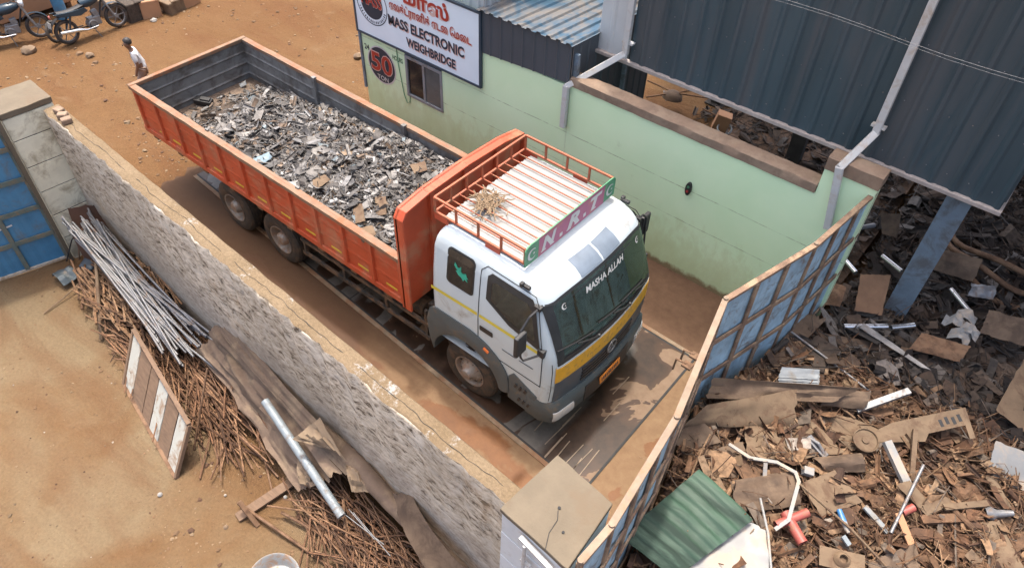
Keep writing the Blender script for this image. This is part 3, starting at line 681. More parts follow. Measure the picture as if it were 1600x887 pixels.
for x, y_, wd in ((4.53, 4.3, .34), (1.3, 7.6, .3), (4.6, 9.4, .3), (-1.2, 9.0, .25)):
    s = MB(); s.bb((x-wd/2, y_-.1, 0), (x+wd/2, y_+.1, 12.0)); s.bb((x-wd/2-.1, y_-.2, 0), (x+wd/2+.1, y_+.2, .03)); s.build('column', m_bluecol if y_ < 5 else m_dark, sh, bevel=.01)

# ------------------------------------------------------------------ downpipes and cables
def downpipe(label, pts, cl):
    o = thing('downpipe', label, 'pipe', pts[-1], 'rainwater downpipes')
    s = MB(); pts = [Vector(q) for q in pts]
    for a, c in zip(pts, pts[1:]):
        d = (c-a).normalized(); s.beam(a-d*.02, c+d*.02, .105, .085, (0, 1, 0))
    s.build('pipe', m_pipewhite, o, bevel=.012)
    s = MB()
    for c in cl: s.box(c, (.2, .1, .03))
    s.build('bracket', m_pipewhite, o)
downpipe('white square downpipe left of the slate cladding, ending on the green wall below the lean-to', [(-1.0, CYL-.09, 8.2), (-1.0, CYL-.09, 3.36), (-1.66, YG-.065, 2.78), (-1.66, YG-.065, 1.98)], [(-.98, CYL-.06, 3.55)])
a = PY(1368, 208, CYL-.09)
downpipe('white square downpipe crossing the slate cladding down to the notched end of the green wall', [(a.x, CYL-.09, 8.2), (a.x, CYL-.09, a.z), tuple(PY(1312, 262, 3.16)), tuple(PY(1310, 274, 3.17)), tuple(PY(1293, 355, 3.205))], [(a.x, CYL-.06, a.z+.1)])
for k, (p0, p1) in enumerate((((1215, -3), (1600, 124)), ((1225, 5), (1600, 130)))):
    A = PY(*p0, 2.4-.05*k); B = PY(*p1, 2.4-.05*k); d = (B-A)
    pts = [A+d*f for f in np.linspace(-1.6, 2.2, 24)]; s = MB(); s.tube([q-Vector((0, 0, .02*math.sin(i))) for i, q in enumerate(pts)], .0019-.0006*k, 4)
    tag(s.build('overhead_cable', m_silver), ['upper of two thin overhead cables passing in front of the slate cladding', 'lower, thinner of two overhead cables passing in front of the slate cladding'][k], 'cable', 'overhead cables')
# ------------------------------------------------------------------ the truck
tk = thing('tipper_truck', 'orange and white ten wheel tipper truck loaded with scrap standing on the weighbridge', 'truck', (0, 0, 0))
Lerp = lambda x, xs, ys: float(np.interp(x, xs, ys))
ZS = [1.0, 1.3, 1.72, 1.93, 2.3, 2.7, 2.82, 2.9, 2.96, 3.0, 3.015]
XF = [1.60, 1.62, 1.63, 1.61, 1.50, 1.37, 1.30, 1.20, 1.05, .84, .55]
WD = [1.22, 1.225, 1.225, 1.225, 1.20, 1.16, 1.13, 1.09, 1.03, .95, .8]
XB = [-.67]*5+[-.66, -.64, -.61, -.57, -.52, -.4]
CR = [.16, .17, .19, .21, .24, .26, .27, .27, .27, .27, .27]
def cabw(z): return Lerp(z, ZS, WD)
def cabf(y, z):
    w_ = cabw(z); f = Lerp(z, ZS, XF); r_ = Lerp(z, ZS, CR); a = abs(y); base = f-.14*(min(a, w_-r_)/w_)**2
    if a > w_-r_: q = min(1, (a-(w_-r_))/r_); base -= r_*1.15*(1-math.sqrt(max(0, 1-q*q)))
    return base
def cab_ring(z):
    w_ = cabw(z); xb = Lerp(z, ZS, XB); r_ = Lerp(z, ZS, CR); pts = []
    ys = [-w_*math.sin(a) if False else 0 for a in ()]
    front = []
    for k in range(9): y_ = -w_+r_*(1-math.cos(math.pi/2*k/8)); front.append((cabf(y_, z), y_))
    for k in range(1, 36): y_ = -(w_-r_)+2*(w_-r_)*k/36; front.append((cabf(y_, z), y_))
    for k in range(9): y_ = w_-r_+r_*math.sin(math.pi/2*k/8); front.append((cabf(y_, z), y_))
    xs = front[0][0]; rb = .09
    side = [(xb+rb+(xs-xb-rb)*k/36, -w_) for k in range(36)]
    cb = [(xb+rb-rb*math.sin(a), -w_+rb-rb*math.cos(a)) for a in np.linspace(math.pi/2, 0, 5)[:-1]]
    ring = cb+side+front+[(x, -y_) for x, y_ in side[::-1]]+[(x, -y_) for x, y_ in cb[::-1]]
    return ring
zz = list(np.linspace(1.0, 1.93, 8))+list(np.linspace(1.965, 2.755, 26))+[2.79, 2.83, 2.87, 2.9, 2.93, 2.96, 2.985, 3.0, 3.01, 3.015]
rings = [[(x, y_, z) for x, y_ in cab_ring(z)] for z in zz]; n = len(rings[0])
s = MB(); s.add([q for r_ in rings for q in r_], [(i*n+k, i*n+(k+1) % n, (i+1)*n+(k+1) % n, (i+1)*n+k) for i in range(len(rings)-1) for k in range(n)])
top = rings[-1]; s.add([(.05, 0, 3.03)], []); c0 = len(s.v)-1; o0 = (len(rings)-1)*n
for k in range(n): s.f.append((o0+k, o0+(k+1) % n, c0)); s.m.append(0)
s.f.append(tuple(range(n))[::-1]); s.m.append(0)
WIN = [(.36, 2.36), (.36, 2.72), (.42, 2.78), (1.05, 2.76), (1.11, 2.69), (1.255, 2.09), (1.22, 2.07), (.75, 2.16)]
WIN_IN = [(.775+(x-.775)*.93, 2.42+(z-2.42)*.9) for x, z in WIN]
def inpoly(x, z, poly):
    r_ = False
    for (a, b_), (c_, d2) in zip(poly, poly[1:]+poly[:1]):
        if (b_ > z) != (d2 > z) and x < (c_-a)*(z-b_)/(d2-b_)+a: r_ = not r_
    return r_
# wheel arch cut away: faces low on the sides over the axle are left out
keep = []
for f, m in zip(s.f, s.m):
    c = sum((Vector(s.v[i]) for i in f), Vector())/len(f)
    ok = not (len(f) == 4 and abs(c.y) > 1.1 and c.z < 1.22 and -.66 < c.x < .7)
    if len(f) == 4 and abs(c.y) < 1.06 and c.x > .8 and 1.97 < c.z < 2.70-.04*abs(c.y)**3: ok = False
    if len(f) == 4 and abs(c.y) > 1.05 and inpoly(c.x, c.z, WIN_IN): ok = False
    keep.append(ok)
s.f = [f for f, k in zip(s.f, keep) if k]; s.m = [0]*len(s.f)
cabo = s.build('cab', m_white, tk, smooth=42)
def fpt(y, z, off): return (cabf(y, z)+off, y, z)
def fpatch(mb, y0, y1, z0, z1, off, nu=24, nv=6, m=0, th=.012, zf=None):
    def f(i, j):
        y_ = y0+(y1-y0)*i; z = z0+(z1-z0)*j
        if zf: z = zf(y_, j)
        return fpt(y_, z, off)
    mb.sheet(lambda i, j: f(i, j), nu, nv, -th if False else th, m)
def spt(x, z, off, sd=-1): return (x, sd*(cabw(z)+off), z)
# windscreen
s = MB(); ztop = lambda y: 2.79-.05*abs(y)**3
fpatch(s, -1.11, 1.11, 0, 0, .007, 30, 2, zf=lambda y, j: 1.85+.125*j); fpatch(s, -1.11, 1.11, 0, 0, .007, 30, 2, zf=lambda y, j: ztop(y)-.095*(1-j))
for sd in (-1, 1): fpatch(s, sd*1.0, sd*1.11, 0, 0, .0065, 8, 8, zf=lambda y, j: 1.86+(ztop(y)-.01-1.86)*j)
s.build('windscreen_seal', m_black, cabo, smooth=60)
s = MB(); fpatch(s, -1.07, 1.07, 1.92, 2.76, .011, 30, 8, zf=lambda y, j: 1.93+(2.755-.05*abs(y)**3-1.93)*j)
wsn = s.build('windscreen', m_glass, tk, smooth=60)
s = MB(); fit_text(s, 'MASHA ALLAH', -.44, .42, 2.585, 2.68, lambda a, b_: fpt(a, b_, .014), .02, .15)
s.build('lettering', m_let, wsn)
def moon(mb, cx, cz, r_, fn, m=0):
    out = []; n = 20
    for k in range(n+1): a = math.radians(40+280*k/n); out.append((cx+r_*math.cos(a), cz+r_*math.sin(a)))
    for k in range(n+1): a = math.radians(312-264*k/n); out.append((cx+.22*r_+.74*r_*math.cos(a), cz+.74*r_*math.sin(a)))
    vs = [fn(*q) for q in out]; N = n+1
    mb.add(vs, [(i, i+1, 2*N-2-i, 2*N-1-i) for i in range(n)], m)
    st = []
    for k in range(10): a = math.pi/2+k*math.pi/5; q = (.3 if k % 2 == 0 else .12)*r_; st.append((cx+.42*r_+q*math.cos(a), cz+q*math.sin(a)))
    mb.add([fn(*q) for q in st]+[fn(cx+.42*r_, cz)], [(k, (k+1) % 10, 10) for k in range(10)], m)
for y_ in (-.84, .84):
    s = MB(); moon(s, y_, 2.62, .045, lambda a, b_: fpt(a, b_, .014)); s.build('crescent_sticker', m_let, wsn)
# cowl, white lip, yellow band, grille, emblem
s = MB(); fpatch(s, -1.11, 1.11, 1.80, 1.88, .016, 30, 3); s.build('cowl_panel', m_black, cabo, smooth=60)
s = MB(); fpatch(s, -1.13, 1.13, 1.765, 1.80, .020, 30, 2); s.build('front_lip', m_white, cabo, smooth=60)
s = MB(); fpatch(s, -1.14, 1.14, 1.465, 1.765, .024, 30, 3); yb = s.build('yellow_band', m_yellow, cabo, smooth=60)
s = MB(); rr = random.Random(8)
fit_text(s, 'INDIA ROADS', -.75, .35, 1.58, 1.63, lambda a, b_: fpt(a, b_, .020), 0) if False else None
for k in range(15):
    y_ = -.8+.1*k+rr.uniform(-.03, .03); fpatch(s, y_, y_+.05*rr.uniform(.5, 1), 1.585, 1.585+rr.uniform(.03, .06), .027, 1, 1, 0, .002)
s.build('faded_mark', M('faded_mark', (.5, .27, .05), .5), yb)
s = MB(); fpatch(s, -1.13, 1.13, 1.0, 1.46, .02, 30, 6); gr = s.build('grille', m_greyblue, tk, smooth=60)
s = MB()
for z in (1.10, 1.18, 1.26, 1.34): fpatch(s, -.62, .62, z, z+.035, .036, 20, 1, 0, .03)
s.each('grille_bar', m_black, gr, smooth=60)
s = MB(); s.lathe([(0, .115), (.014, .115), (.02, .105), (.014, .095), (0, .092)], fpt(0, 1.36, .05), (1, 0, 0), 28)
for a in (90, 210, 330): s.beam(Vector(fpt(0, 1.36, .055)), Vector(fpt(0, 1.36, .055))+Vector((0, .098*math.cos(R(a)), .098*math.sin(R(a)))), .022, .012, (1, 0, 0))
s.build('emblem', m_silver, gr)
# inside of the cab, seen through the glass
m_cabin = M('cabin_trim', (.16, .145, .13), .8, 0, .3, 4, .1); m_seat = M('seat_cover', (.3, .15, .1), .85, 0, .3, 6, .2)
s = MB(); s.sheet(lambda i, j: (cabf(-.95+1.9*i, 1.9)-.06-.38*(1-j), -.95+1.9*i, 1.93+.05*math.sin(math.pi*j)), 12, 4, .12); s.bb((.8, -.95, 1.35), (1.05, .95, 1.88)); s.box((1.08, -.5, 1.98), (.16, .5, .1)); s.box((1.1, .3, 1.97), (.2, .35, .06))
s.build('dashboard', m_cabin, tk, bevel=.02)
s = MB(); s.lathe([(-.012, .21), (0, .225), (.012, .21), (0, .195), (-.012, .21)], (.74, -.5, 2.02), (.55, 0, .83), 28); s.tube([(.74, -.71, 2.02), (.76, -.5, 1.99), (.74, -.29, 2.02)], .014, 6); s.tube([(.76, -.5, 1.99), (.95, -.5, 1.75)], .03, 8); s.build('steering_wheel', m_black, tk)
for y_ in (-.5, .5):
    s = MB(); s.box((.28, y_, 1.62), (.5, .52, .14)); s.box((.0, y_, 2.0), (.14, .5, .68), Matrix.Rotation(R(-12), 3, 'Y')); s.box((-.08, y_, 2.42), (.1, .28, .18)); s.build('seat', m_seat, tk, bevel=.04)
s = MB(); s.bb((-.6, -1.1, 1.25), (1.2, 1.1, 1.3)); s.bb((-.52, -1.05, 1.3), (-.5, 1.05, 2.75)); s.bb((-.5, -1.05, 2.72), (.95, 1.05, 2.74)); s.build('cabin_lining', m_cabin, tk)
def glassmat(name, tr, rf):
    m, t, b = newmat(name); t.nodes.remove(b); o = [n for n in t.nodes if n.type == 'OUTPUT_MATERIAL'][0]
    a = nd(t, 'ShaderNodeBsdfTransparent'); a.inputs[0].default_value = (*tr, 1); g_ = nd(t, 'ShaderNodeBsdfGlossy'); g_.inputs['Roughness'].default_value = .04; g_.inputs[0].default_value = (*rf, 1)
    df = nd(t, 'ShaderNodeBsdfDiffuse'); df.inputs[0].default_value = (.16, .19, .16, 1); mx0 = nd(t, 'ShaderNodeMixShader'); t.links.new(ramp(t, noise_(t, pos_(t), 2.5, 6, .7), [(.4, .06), (.75, .22)]), mx0.inputs[0]); t.links.new(a.outputs[0], mx0.inputs[1]); t.links.new(df.outputs[0], mx0.inputs[2])
    fr = nd(t, 'ShaderNodeFresnel'); fr.inputs[0].default_value = 1.55; mx = nd(t, 'ShaderNodeMixShader'); t.links.new(math_(t, 'MULTIPLY_ADD', fr.outputs[0], 1.1, .06, True), mx.inputs[0]); t.links.new(mx0.outputs[0], mx.inputs[1]); t.links.new(g_.outputs[0], mx.inputs[2]); t.links.new(mx.outputs[0], o.inputs[0]); return m
m_wsglass = glassmat('windscreen_glass', (.48, .6, .52), (.75, .85, .78)); m_sideglass = glassmat('side_glass', (.55, .55, .54), (.7, .7, .7))
wsn.data.materials[0] = m_wsglass
# wipers
wp = []
for y0, y1 in ((-.35, -.78), (.42, -.02)):
    s = MB(); s.tube([fpt(y0, 1.86, .03), fpt((y0+y1)/2, 1.95, .05), fpt(y1, 2.02, .04)], .012, 6)
    s.tube([fpt(y1+.36, 1.99, .028), fpt(y1, 2.035, .028), fpt(y1-.32, 2.07, .028)], .011, 6); s.lathe([(0, .03), (.03, .03), (.035, 0)], fpt(y0, 1.86, .015), (1, 0, 0), 10)
    s.build('wiper', m_black, tk)
s = MB(); s.tube([fpt(.95, 1.86, .03), fpt(.8, 1.93, .04), fpt(.55, 2.0, .04)], .01, 6); s.tube([fpt(.86, 1.97, .028), fpt(.5, 2.03, .028), fpt(.2, 2.05, .028)], .011, 6); s.build('wiper', m_black, tk)
s = MB()
for sd in (-1, 1):
    for za, zb in ((1.05, 1.84),): s.tube([fpt(sd*1.165, za+(zb-za)*k/6, .002) for k in range(7)], .006, 4)
s.tube([(.6-1.1*0, y_, 3.012) for y_ in ()] or [fpt(-.6, 2.935, .003), fpt(0, 2.94, .003), fpt(.6, 2.935, .003)], .002, 4)
s.build('panel_seam', m_gap, cabo)
# sticker on the brow
s = MB()
for y0, y1 in ((-.43, .005), (.04, .44)): fpatch(s, y0, y1, 2.80, 2.955, .006, 8, 6, 0, .004)
s.each('brow_sticker', m_visor, cabo, smooth=60)
# bumper
def bump_ring(z, gx_, gw_):
    out = []
    for k in range(33):
        y_ = -1+2*k/32; w_ = 1.235+gw_; a = abs(y_)*w_; r_ = .2; x = 1.68+gx_-.15*(min(a, w_-r_)/w_)**2
        if a > w_-r_: q = min(1, (a-w_+r_)/r_); x -= r_*1.1*(1-math.sqrt(max(0, 1-q*q)))
        out.append((x, y_*w_, z))
    return [(1.12, -1.235-gw_, z)]+out+[(1.12, 1.235+gw_, z)]
brs = [bump_ring(z, a, c) for z, a, c in ((.52, -.05, -.04), (.58, 0, 0), (.80, .012, .005), (.96, 0, 0), (1.01, -.03, -.015))]; n = len(brs[0]); s = MB()
s.add([q for r_ in brs for q in r_], [(i*n+k, i*n+(k+1) % n, (i+1)*n+(k+1) % n, (i+1)*n+k) for i in range(4) for k in range(n)]+[tuple(range(n))[::-1], tuple(4*n+k for k in range(n))])
bm_ = s.build('front_bumper', m_greypl, tk, smooth=45)
def bpt(y_, z, off):
    w_ = 1.235; a = abs(y_); r_ = .2; x = 1.69-.15*(min(a, w_-r_)/w_)**2
    if a > w_-r_: q = min(1, (a-w_+r_)/r_); x -= r_*1.1*(1-math.sqrt(max(0, 1-q*q)))
    return (x+off, y_, z)
s = MB(); s.sheet(lambda i, j: bpt(-.55+1.1*i, .60+.34*j, .006), 12, 2, .01); s.build('air_intake', m_black, bm_)
for sd in (-1, 1):
    s = MB(); s.sheet(lambda i, j: bpt(sd*(.80+.36*i), .66+.17*j, .008+.012*math.sin(math.pi*j)), 10, 4, .02); hl = s.build('headlight', m_lamp, tk, smooth=60)
    s = MB()
    for k in (.2, .5, .8): s.lathe([(.006, .05), (.016, .045), (.018, .03), (.012, 0)], bpt(sd*(.82+.30*k), .745, .005), (1, 0, 0), 14)
    s.each('reflector', m_chrome, hl)
s = MB(); q = bpt(0, .78, .02); s.box((q[0]+.01, 0.0, .83), (.012, .52, .13), Matrix.Rotation(R(-8), 3, 'Y'))
np_ = s.build('number_plate', m_plate, tk, bevel=.004)
s = MB(); rr = random.Random(2)
for k in range(10): s.box((q[0]+.017, -.21+.045*k, .83), (.006, .026 if k % 3 else .014, .06), Matrix.Rotation(R(-8), 3, 'Y'))
s.build('plate_mark', m_ink, np_)
# doors, windows, stripes
def rrect(x0, x1, z0, z1, r_, n=5):
    out = []
    for cx, cz, a0 in ((x1-r_, z1-r_, 0), (x0+r_, z1-r_, 90), (x0+r_, z0+r_, 180), (x1-r_, z0+r_, 270)):
        for k in range(n+1): a = R(a0+90*k/n); out.append((cx+r_*math.cos(a), cz+r_*math.sin(a)))
    return out
def spanel(mb, poly, off, sd, m=0):
    cx = sum(p_[0] for p_ in poly)/len(poly); cz = sum(p_[1] for p_ in poly)/len(poly)
    vs = []; n = len(poly); K = 5
    for k in range(K, 0, -1): vs += [spt(cx+(x-cx)*k/K, cz+(z-cz)*k/K, off, sd) for x, z in poly]
    vs.append(spt(cx, cz, off, sd)); fs = []
    for k in range(K-1): fs += [(k*n+i, k*n+(i+1) % n, (k+1)*n+(i+1) % n, (k+1)*n+i) for i in range(n)]
    fs += [((K-1)*n+i, (K-1)*n+(i+1) % n, K*n) for i in range(n)]
    mb.add(vs, fs, m)
def sline(mb, poly, off, sd, wd, closed=True, m=0):
    n = len(poly)
    for i in range(n if closed else n-1):
        a, c = poly[i], poly[(i+1) % n]; mb.beam(spt(*a, off, sd), spt(*c, off, sd), wd, .006, (0, 1, 0), m)
def dens(poly, k=5): return [(a[0]+(c_[0]-a[0])*i/k, a[1]+(c_[1]-a[1])*i/k) for a, c_ in zip(poly, poly[1:]+poly[:1]) for i in range(k)]
DOOR = [(.22, 1.33), (.22, 2.78), (.30, 2.86), (1.10, 2.84), (1.17, 2.74), (1.335, 1.95), (1.335, 1.33)]
for sd in (-1, 1):
    s = MB(); sline(s, dens(DOOR, 8), .0035, sd, .011); dr = s.build('door_seam', m_gap, tk); dr.name = 'door'
    s = MB(); spanel(s, [(.775+(x-.775)*1.055, 2.42+(z-2.42)*1.08) for x, z in WIN], .006, sd, 0) if False else None
    po = [(.775+(x-.775)*1.055, 2.42+(z-2.42)*1.09) for x, z in WIN]; pi_ = [(.775+(x-.775)*.86, 2.42+(z-2.42)*.80) for x, z in WIN]; nn = len(WIN); K = 6; vs_ = []
    for q in range(K+1): vs_ += [spt(a[0]+(c_[0]-a[0])*q/K, a[1]+(c_[1]-a[1])*q/K, .007, sd) for a, c_ in zip([p1+(0,) if False else p1 for p1 in dens(po)], dens(pi_))]
    nn = len(dens(po)); s.add(vs_, [(q*nn+i, q*nn+(i+1) % nn, (q+1)*nn+(i+1) % nn, (q+1)*nn+i) for q in range(K) for i in range(nn)]); sw_ = s.build('side_window', m_black, dr)
    s = MB(); spanel(s, dens(WIN), .004, sd); s.build('pane', m_sideglass, sw_)
    s = MB(); spanel(s, rrect(.25, .49, 1.70, 1.80, .02), .006, sd); s.build('handle', m_black, dr)
    s = MB(); spanel(s, rrect(-.37, .12, 2.24, 2.84, .07), .008, sd, 0); spanel(s, rrect(-.345, .095, 2.265, 2.815, .06), .012, sd, 1); rw = s.build('rear_window', [m_black, m_tint], tk)
    bird = [(-.22, 2.66), (-.18, 2.60), (-.14, 2.60), (-.11, 2.64), (-.12, 2.56), (-.05, 2.53), (-.02, 2.57), (.0, 2.52), (.03, 2.50), (-.01, 2.49), (.02, 2.44), (-.04, 2.46), (-.06, 2.42), (-.1, 2.46), (-.16, 2.48), (-.2, 2.53), (-.17, 2.54), (-.23, 2.6)]
    s = MB(); spanel(s, bird, .016, sd); s.build('bird_sticker', m_birdg, rw)
    s = MB(); spanel(s, [(-.66, 1.925), (.20, 1.95), (.20, 2.005), (-.66, 1.98)], .004, sd); spanel(s, [(.24, 1.95), (1.33, 1.955), (1.33, 2.01), (.24, 2.005)], .004, sd); s.build('side_stripe', m_ystripe, cabo)
    s = MB(); s.beam(spt(.66, 1.60, .008, sd), spt(.90, 1.60, .008, sd), .012, .004, (0, 1, 0)); s.beam(spt(.96, 1.60, .008, sd), spt(1.2, 1.61, .008, sd), .012, .004, (0, 1, 0)); s.build('model_badge', m_greyblue, dr)
    s = MB(); s.box((.92, sd*1.115, 2.91), (.14, .05, .05)); s.box((.87, sd*1.13, 2.93), (.05, .06, .06)); s.build('marker_lamp', m_black, cabo, bevel=.008)
    # wing with wheel arch, step and rear flap
    s = MB(); arc = []
    for k in range(13): a = math.pi*(1.0-k/12*.93); arc.append((.70*math.cos(a)*1.0, .55+.70*math.sin(a)))
    outl = [(-.78, 1.22), (-.72, 1.47), (-.62, 1.57), (.10, 1.57), (.38, 1.50), (.60, 1.36), (.76, 1.16), (.80, .98), (.80, .74)]
    N = 26
    def outp(f):
        L = [0]
        for a, c in zip(outl, outl[1:]): L.append(L[-1]+math.dist(a, c))
        return (Lerp(f*L[-1], L, [q[0] for q in outl]), Lerp(f*L[-1], L, [q[1] for q in outl]))
    def inp(f): a = math.pi*(1.0-f*.95); return (-.02+.66*math.cos(a), .60+.64*math.sin(a))
    s.sheet(lambda i, j: (Lerp(j, [0, 1], [inp(i)[0], outp(i)[0]]), sd*(1.245+.02*math.sin(math.pi*j)), Lerp(j, [0, 1], [inp(i)[1], outp(i)[1]])), N, 4, -.03*sd)
    s.sheet(lambda i, j: (inp(i)[0], sd*(1.24-.5*j), inp(i)[1]), N, 1, .012)
    wg = s.build('wing', m_greypl, tk, smooth=50)
    s = MB(); s.box((.40, sd*1.268, 1.40), (.1, .02, .05), Matrix.Rotation(R(25), 3, 'Y')); s.build('side_lamp', m_amber, wg, bevel=.006)
    s = MB(); s.prism([(.78, .62), (1.27, .58), (1.30, 1.06), (.88, 1.26), (.78, 1.12)], lambda a, b_, d: (a, sd*d, b_), .85, 1.235); st = s.build('step', m_greypl, tk, bevel=.02)
    s = MB()
    for z, x0 in ((1.02, .93), (.76, 1.0)):
        for k in range(3): s.box((x0+.085*k, sd*1.238, z), (.035, .02, .085), Matrix.Rotation(R(20), 3, 'Y'))
    s.each('step_slot', m_black, st)
    # mirrors
    s = MB(); y0 = sd*1.20
    s.tube([(1.16, sd*1.14, 2.70), (1.14, sd*1.30, 2.66), (1.13, sd*1.45, 2.52), (1.16, sd*1.47, 2.05), (1.18, sd*1.44, 1.97), (1.32, sd*1.2, 1.99)], .016, 7); s.box((1.31, sd*1.2, 2.02), (.1, .1, .12)); s.box((1.15, sd*1.14, 2.70), (.1, .06, .06))
    s.build('mirror_arm', m_black, tk)
    s = MB(); s.sheet(lambda i, j: (1.13, sd*(1.40+.20*i), 2.16+.36*j), 4, 4, .07)
    s.build('mirror', m_black, tk, bevel=.02)
s = MB(); s.bb((-.6, -1.0, .55), (1.15, 1.0, 1.0)); s.build('engine_housing', m_chassis, tk)
# chassis and running gear
s = MB()
for sd in (-1, 1): s.bb((-7.9, sd*.42-.04, .82), (1.1, sd*.42+.04, 1.08))
for x in (-7.4, -6.5, -5.2, -3.6, -2.4, -1.2): s.bb((x-.05, -.42, .86), (x+.05, .42, 1.04))
for x in (-4.5, -5.85): s.tube([(x, -.9, .51), (x, .9, .51)], .09, 10); s.lathe([(-.2, .12), (-.1, .24), (.1, .24), (.2, .12)], (x, 0, .51), (0, 1, 0), 16)
s.tube([(0, -.9, .5), (0, .9, .5)], .07, 8); s.tube([(-4.4, 0, .6), (-.6, 0, .75)], .05, 8)
s.bb((-3.5, .5, .5), (-2.2, 1.1, .98)); s.bb((-3.2, -1.0, .56), (-2.5, -.55, .95)); s.tube([(-1.9, -.8, .75), (-1.2, -.8, .75)], .16, 14); s.bb((-1.05, -.95, .5), (-.75, -.5, 1.1))
s.build('chassis', m_chassis, tk, bevel=.008)
for sd in (-1, 1):
    s = MB()
    for z in (.62, .92): s.beam((-3.85, sd*1.16, z), (-.82, sd*1.16, z), .04, .07)
    for x in (-3.8, -2.8, -1.8, -.9): s.beam((x, sd*1.14, .55), (x, sd*1.14, 1.2), .05, .05)
    s.build('side_guard', m_chassis, tk)
def wheel(x, yo, sd, front):
    w_ = MB(); wd = .30; y0 = yo; A = (0, sd, 0)
    prof = [(-wd/2+.02, .27), (-wd/2, .33), (-wd/2-.005, .40), (-wd/2+.015, .475), (-wd/2+.05, .502)]
    for g_ in (-.09, -.03, .03, .09): prof += [(g_-.012, .51), (g_-.008, .495), (g_+.008, .495), (g_+.012, .51)]
    prof += [(wd/2-.05, .502), (wd/2-.015, .475), (wd/2+.005, .40), (wd/2, .33), (wd/2-.02, .27)]
    w_.lathe(prof, (x, y0, .51), A, 40); 
    o = bpy.data.objects.new('wheel', None); COL.objects.link(o); o.parent = tk
    w_.build('tyre', m_tyre, o, smooth=35)
    r_ = MB(); q = wd/2
    if front: r_.lathe([(q-.025, .275), (q, .285), (q-.005, .262), (q-.07, .235), (q-.05, .20), (q-.01, .15), (q+.02, .11), (q+.09, .085), (q+.1, 0)], (x, y0, .51), A, 32)
    else: r_.lathe([(q-.025, .275), (q, .285), (q-.005, .262), (q-.11, .235), (q-.15, .20), (q-.16, .14), (q-.02, .12), (q+.02, .09), (q+.03, 0)], (x, y0, .51), A, 32)
    for k in range(10):
        a = 2*math.pi*k/10; c = Vector((x, y0+sd*(q-.045 if front else q-.15), .51))+Vector((math.cos(a), 0, math.sin(a)))*.172; r_.lathe([(-.02, .016), (.03, .016), (.035, 0)], c, A, 6)
    ri = r_.build('rim', m_rim, o, smooth=35)
    h_ = MB()
    for k in range(8):
        a = 2*math.pi*(k+.5)/8; c = Vector((x, y0+sd*(q-.058 if front else q-.146), .51))+Vector((math.cos(a), 0, math.sin(a)))*.217; h_.lathe([(0, .02), (.004, .02), (.005, 0)], c, A, 8)
    h_.build('vent_hole', m_gap, o)
for sd in (-1, 1):
    wheel(0, sd*1.04, sd, True)
    for x in (-4.5, -5.85): wheel(x, sd*1.03, sd, False); wheel(x, sd*.70, sd, False)
# tipping body
BX0, BX1, ZB, ZT, HWD = -8.30, -1.17, 1.22, 2.13, 1.265
bd = bpy.data.objects.new('tipper_body', None); COL.objects.link(bd); bd.parent = tk
s = MB(); s.bb((BX0, -1.2, ZB), (BX1, 1.2, ZB+.05)); s.build('bed_floor', M('bed_dirt', (.10, .072, .052), .9, 0, .35, 5, .5, 30, (.16, .115, .08), .45, 3), bd)
for sd in (-1, 1):
    s = MB(); n = 80
    def side_out(i, j): x = BX0+(BX1-BX0)*i; return (x, sd*(HWD-.05+.006*nz(x*1.4, j*2, sd)+.008*(1 if .3 < j < .36 or .62 < j < .68 else 0)), ZB+(ZT-ZB)*j)
    s.sheet(side_out, n, 20, .012*sd if sd > 0 else -.012); pn = s.build('side_panel', m_orange, bd)
    s = MB()
    for k in range(12):
        x = BX0+.10+(BX1-BX0-.2)*k/11; s.prism([(x-.05, 0), (x-.035, .055), (x+.035, .055), (x+.05, 0)], lambda a, b_, z: (a, sd*(HWD-.055+b_*1.1), z), ZB+.02, ZT-.05)
    s.bb((BX0, sd*(HWD-.06)-.02, ZB-.06), (BX1, sd*(HWD-.0)+.002, ZB+.05)); s.each('side_post', m_orange, pn, bevel=.006)
    s = MB()
    for k in range(11):
        x = BX0+.10+(BX1-BX0-.2)*(k+.5)/11; s.box((x+.06, sd*(HWD-.042), ZB+.14), (.24, .012, .035))
    s.each('reflector_strip', m_ystripe, pn)
    s = MB(); pts = [(BX0+(BX1-BX0)*i/60, sd*(HWD-.035+.012*nz(i*.3, sd)), ZT+.008*nz(i*.5, 3)) for i in range(61)]
    s.sheet(lambda i, j: (BX0+(BX1-BX0)*i, sd*(HWD-.10+.12*j+.01*nz(i*18, sd)), ZT+.006*nz(i*25, 3)), 60, 1, .07*sd if sd > 0 else -.07); s.build('top_rail', m_orange_rim, pn)
    s = MB()
    s.sheet(lambda i, j: (BX0+.03+(BX1-BX0-.06)*i, sd*(HWD-.075-.02*max(0, 1-abs(((j*3.6) % 1)-.5)*9)), ZB+.05+(ZT-ZB-.07)*j), 40, 50, -.01*sd if sd > 0 else .01)
    for x in (-6.0, -3.6): s.bb((x-.04, sd*(HWD-.13)-.02, ZB+.05), (x+.04, sd*(HWD-.075), ZT+.03))
    s.build('inner_lining', m_inner, pn, smooth=30)
    s = MB(); rr = random.Random(4)
    for k in range(9): x = -8.1+.8*k; s.bb((x, sd*1.19-.04, ZB-.16), (x+.14, sd*1.19+.05, ZB-.06))
    s.each('hinge_bracket', m_rust, pn)
s = MB(); s.sheet(lambda i, j: (BX0+.01, -1.22+2.44*i, ZB+(ZT-ZB)*j), 20, 4, .012)
for k in range(5): y_ = -1.1+.55*k; s.bb((BX0-.05, y_-.045, ZB), (BX0+.0, y_+.045, ZT-.04))
tg = s.build('tailgate', m_orange, bd)
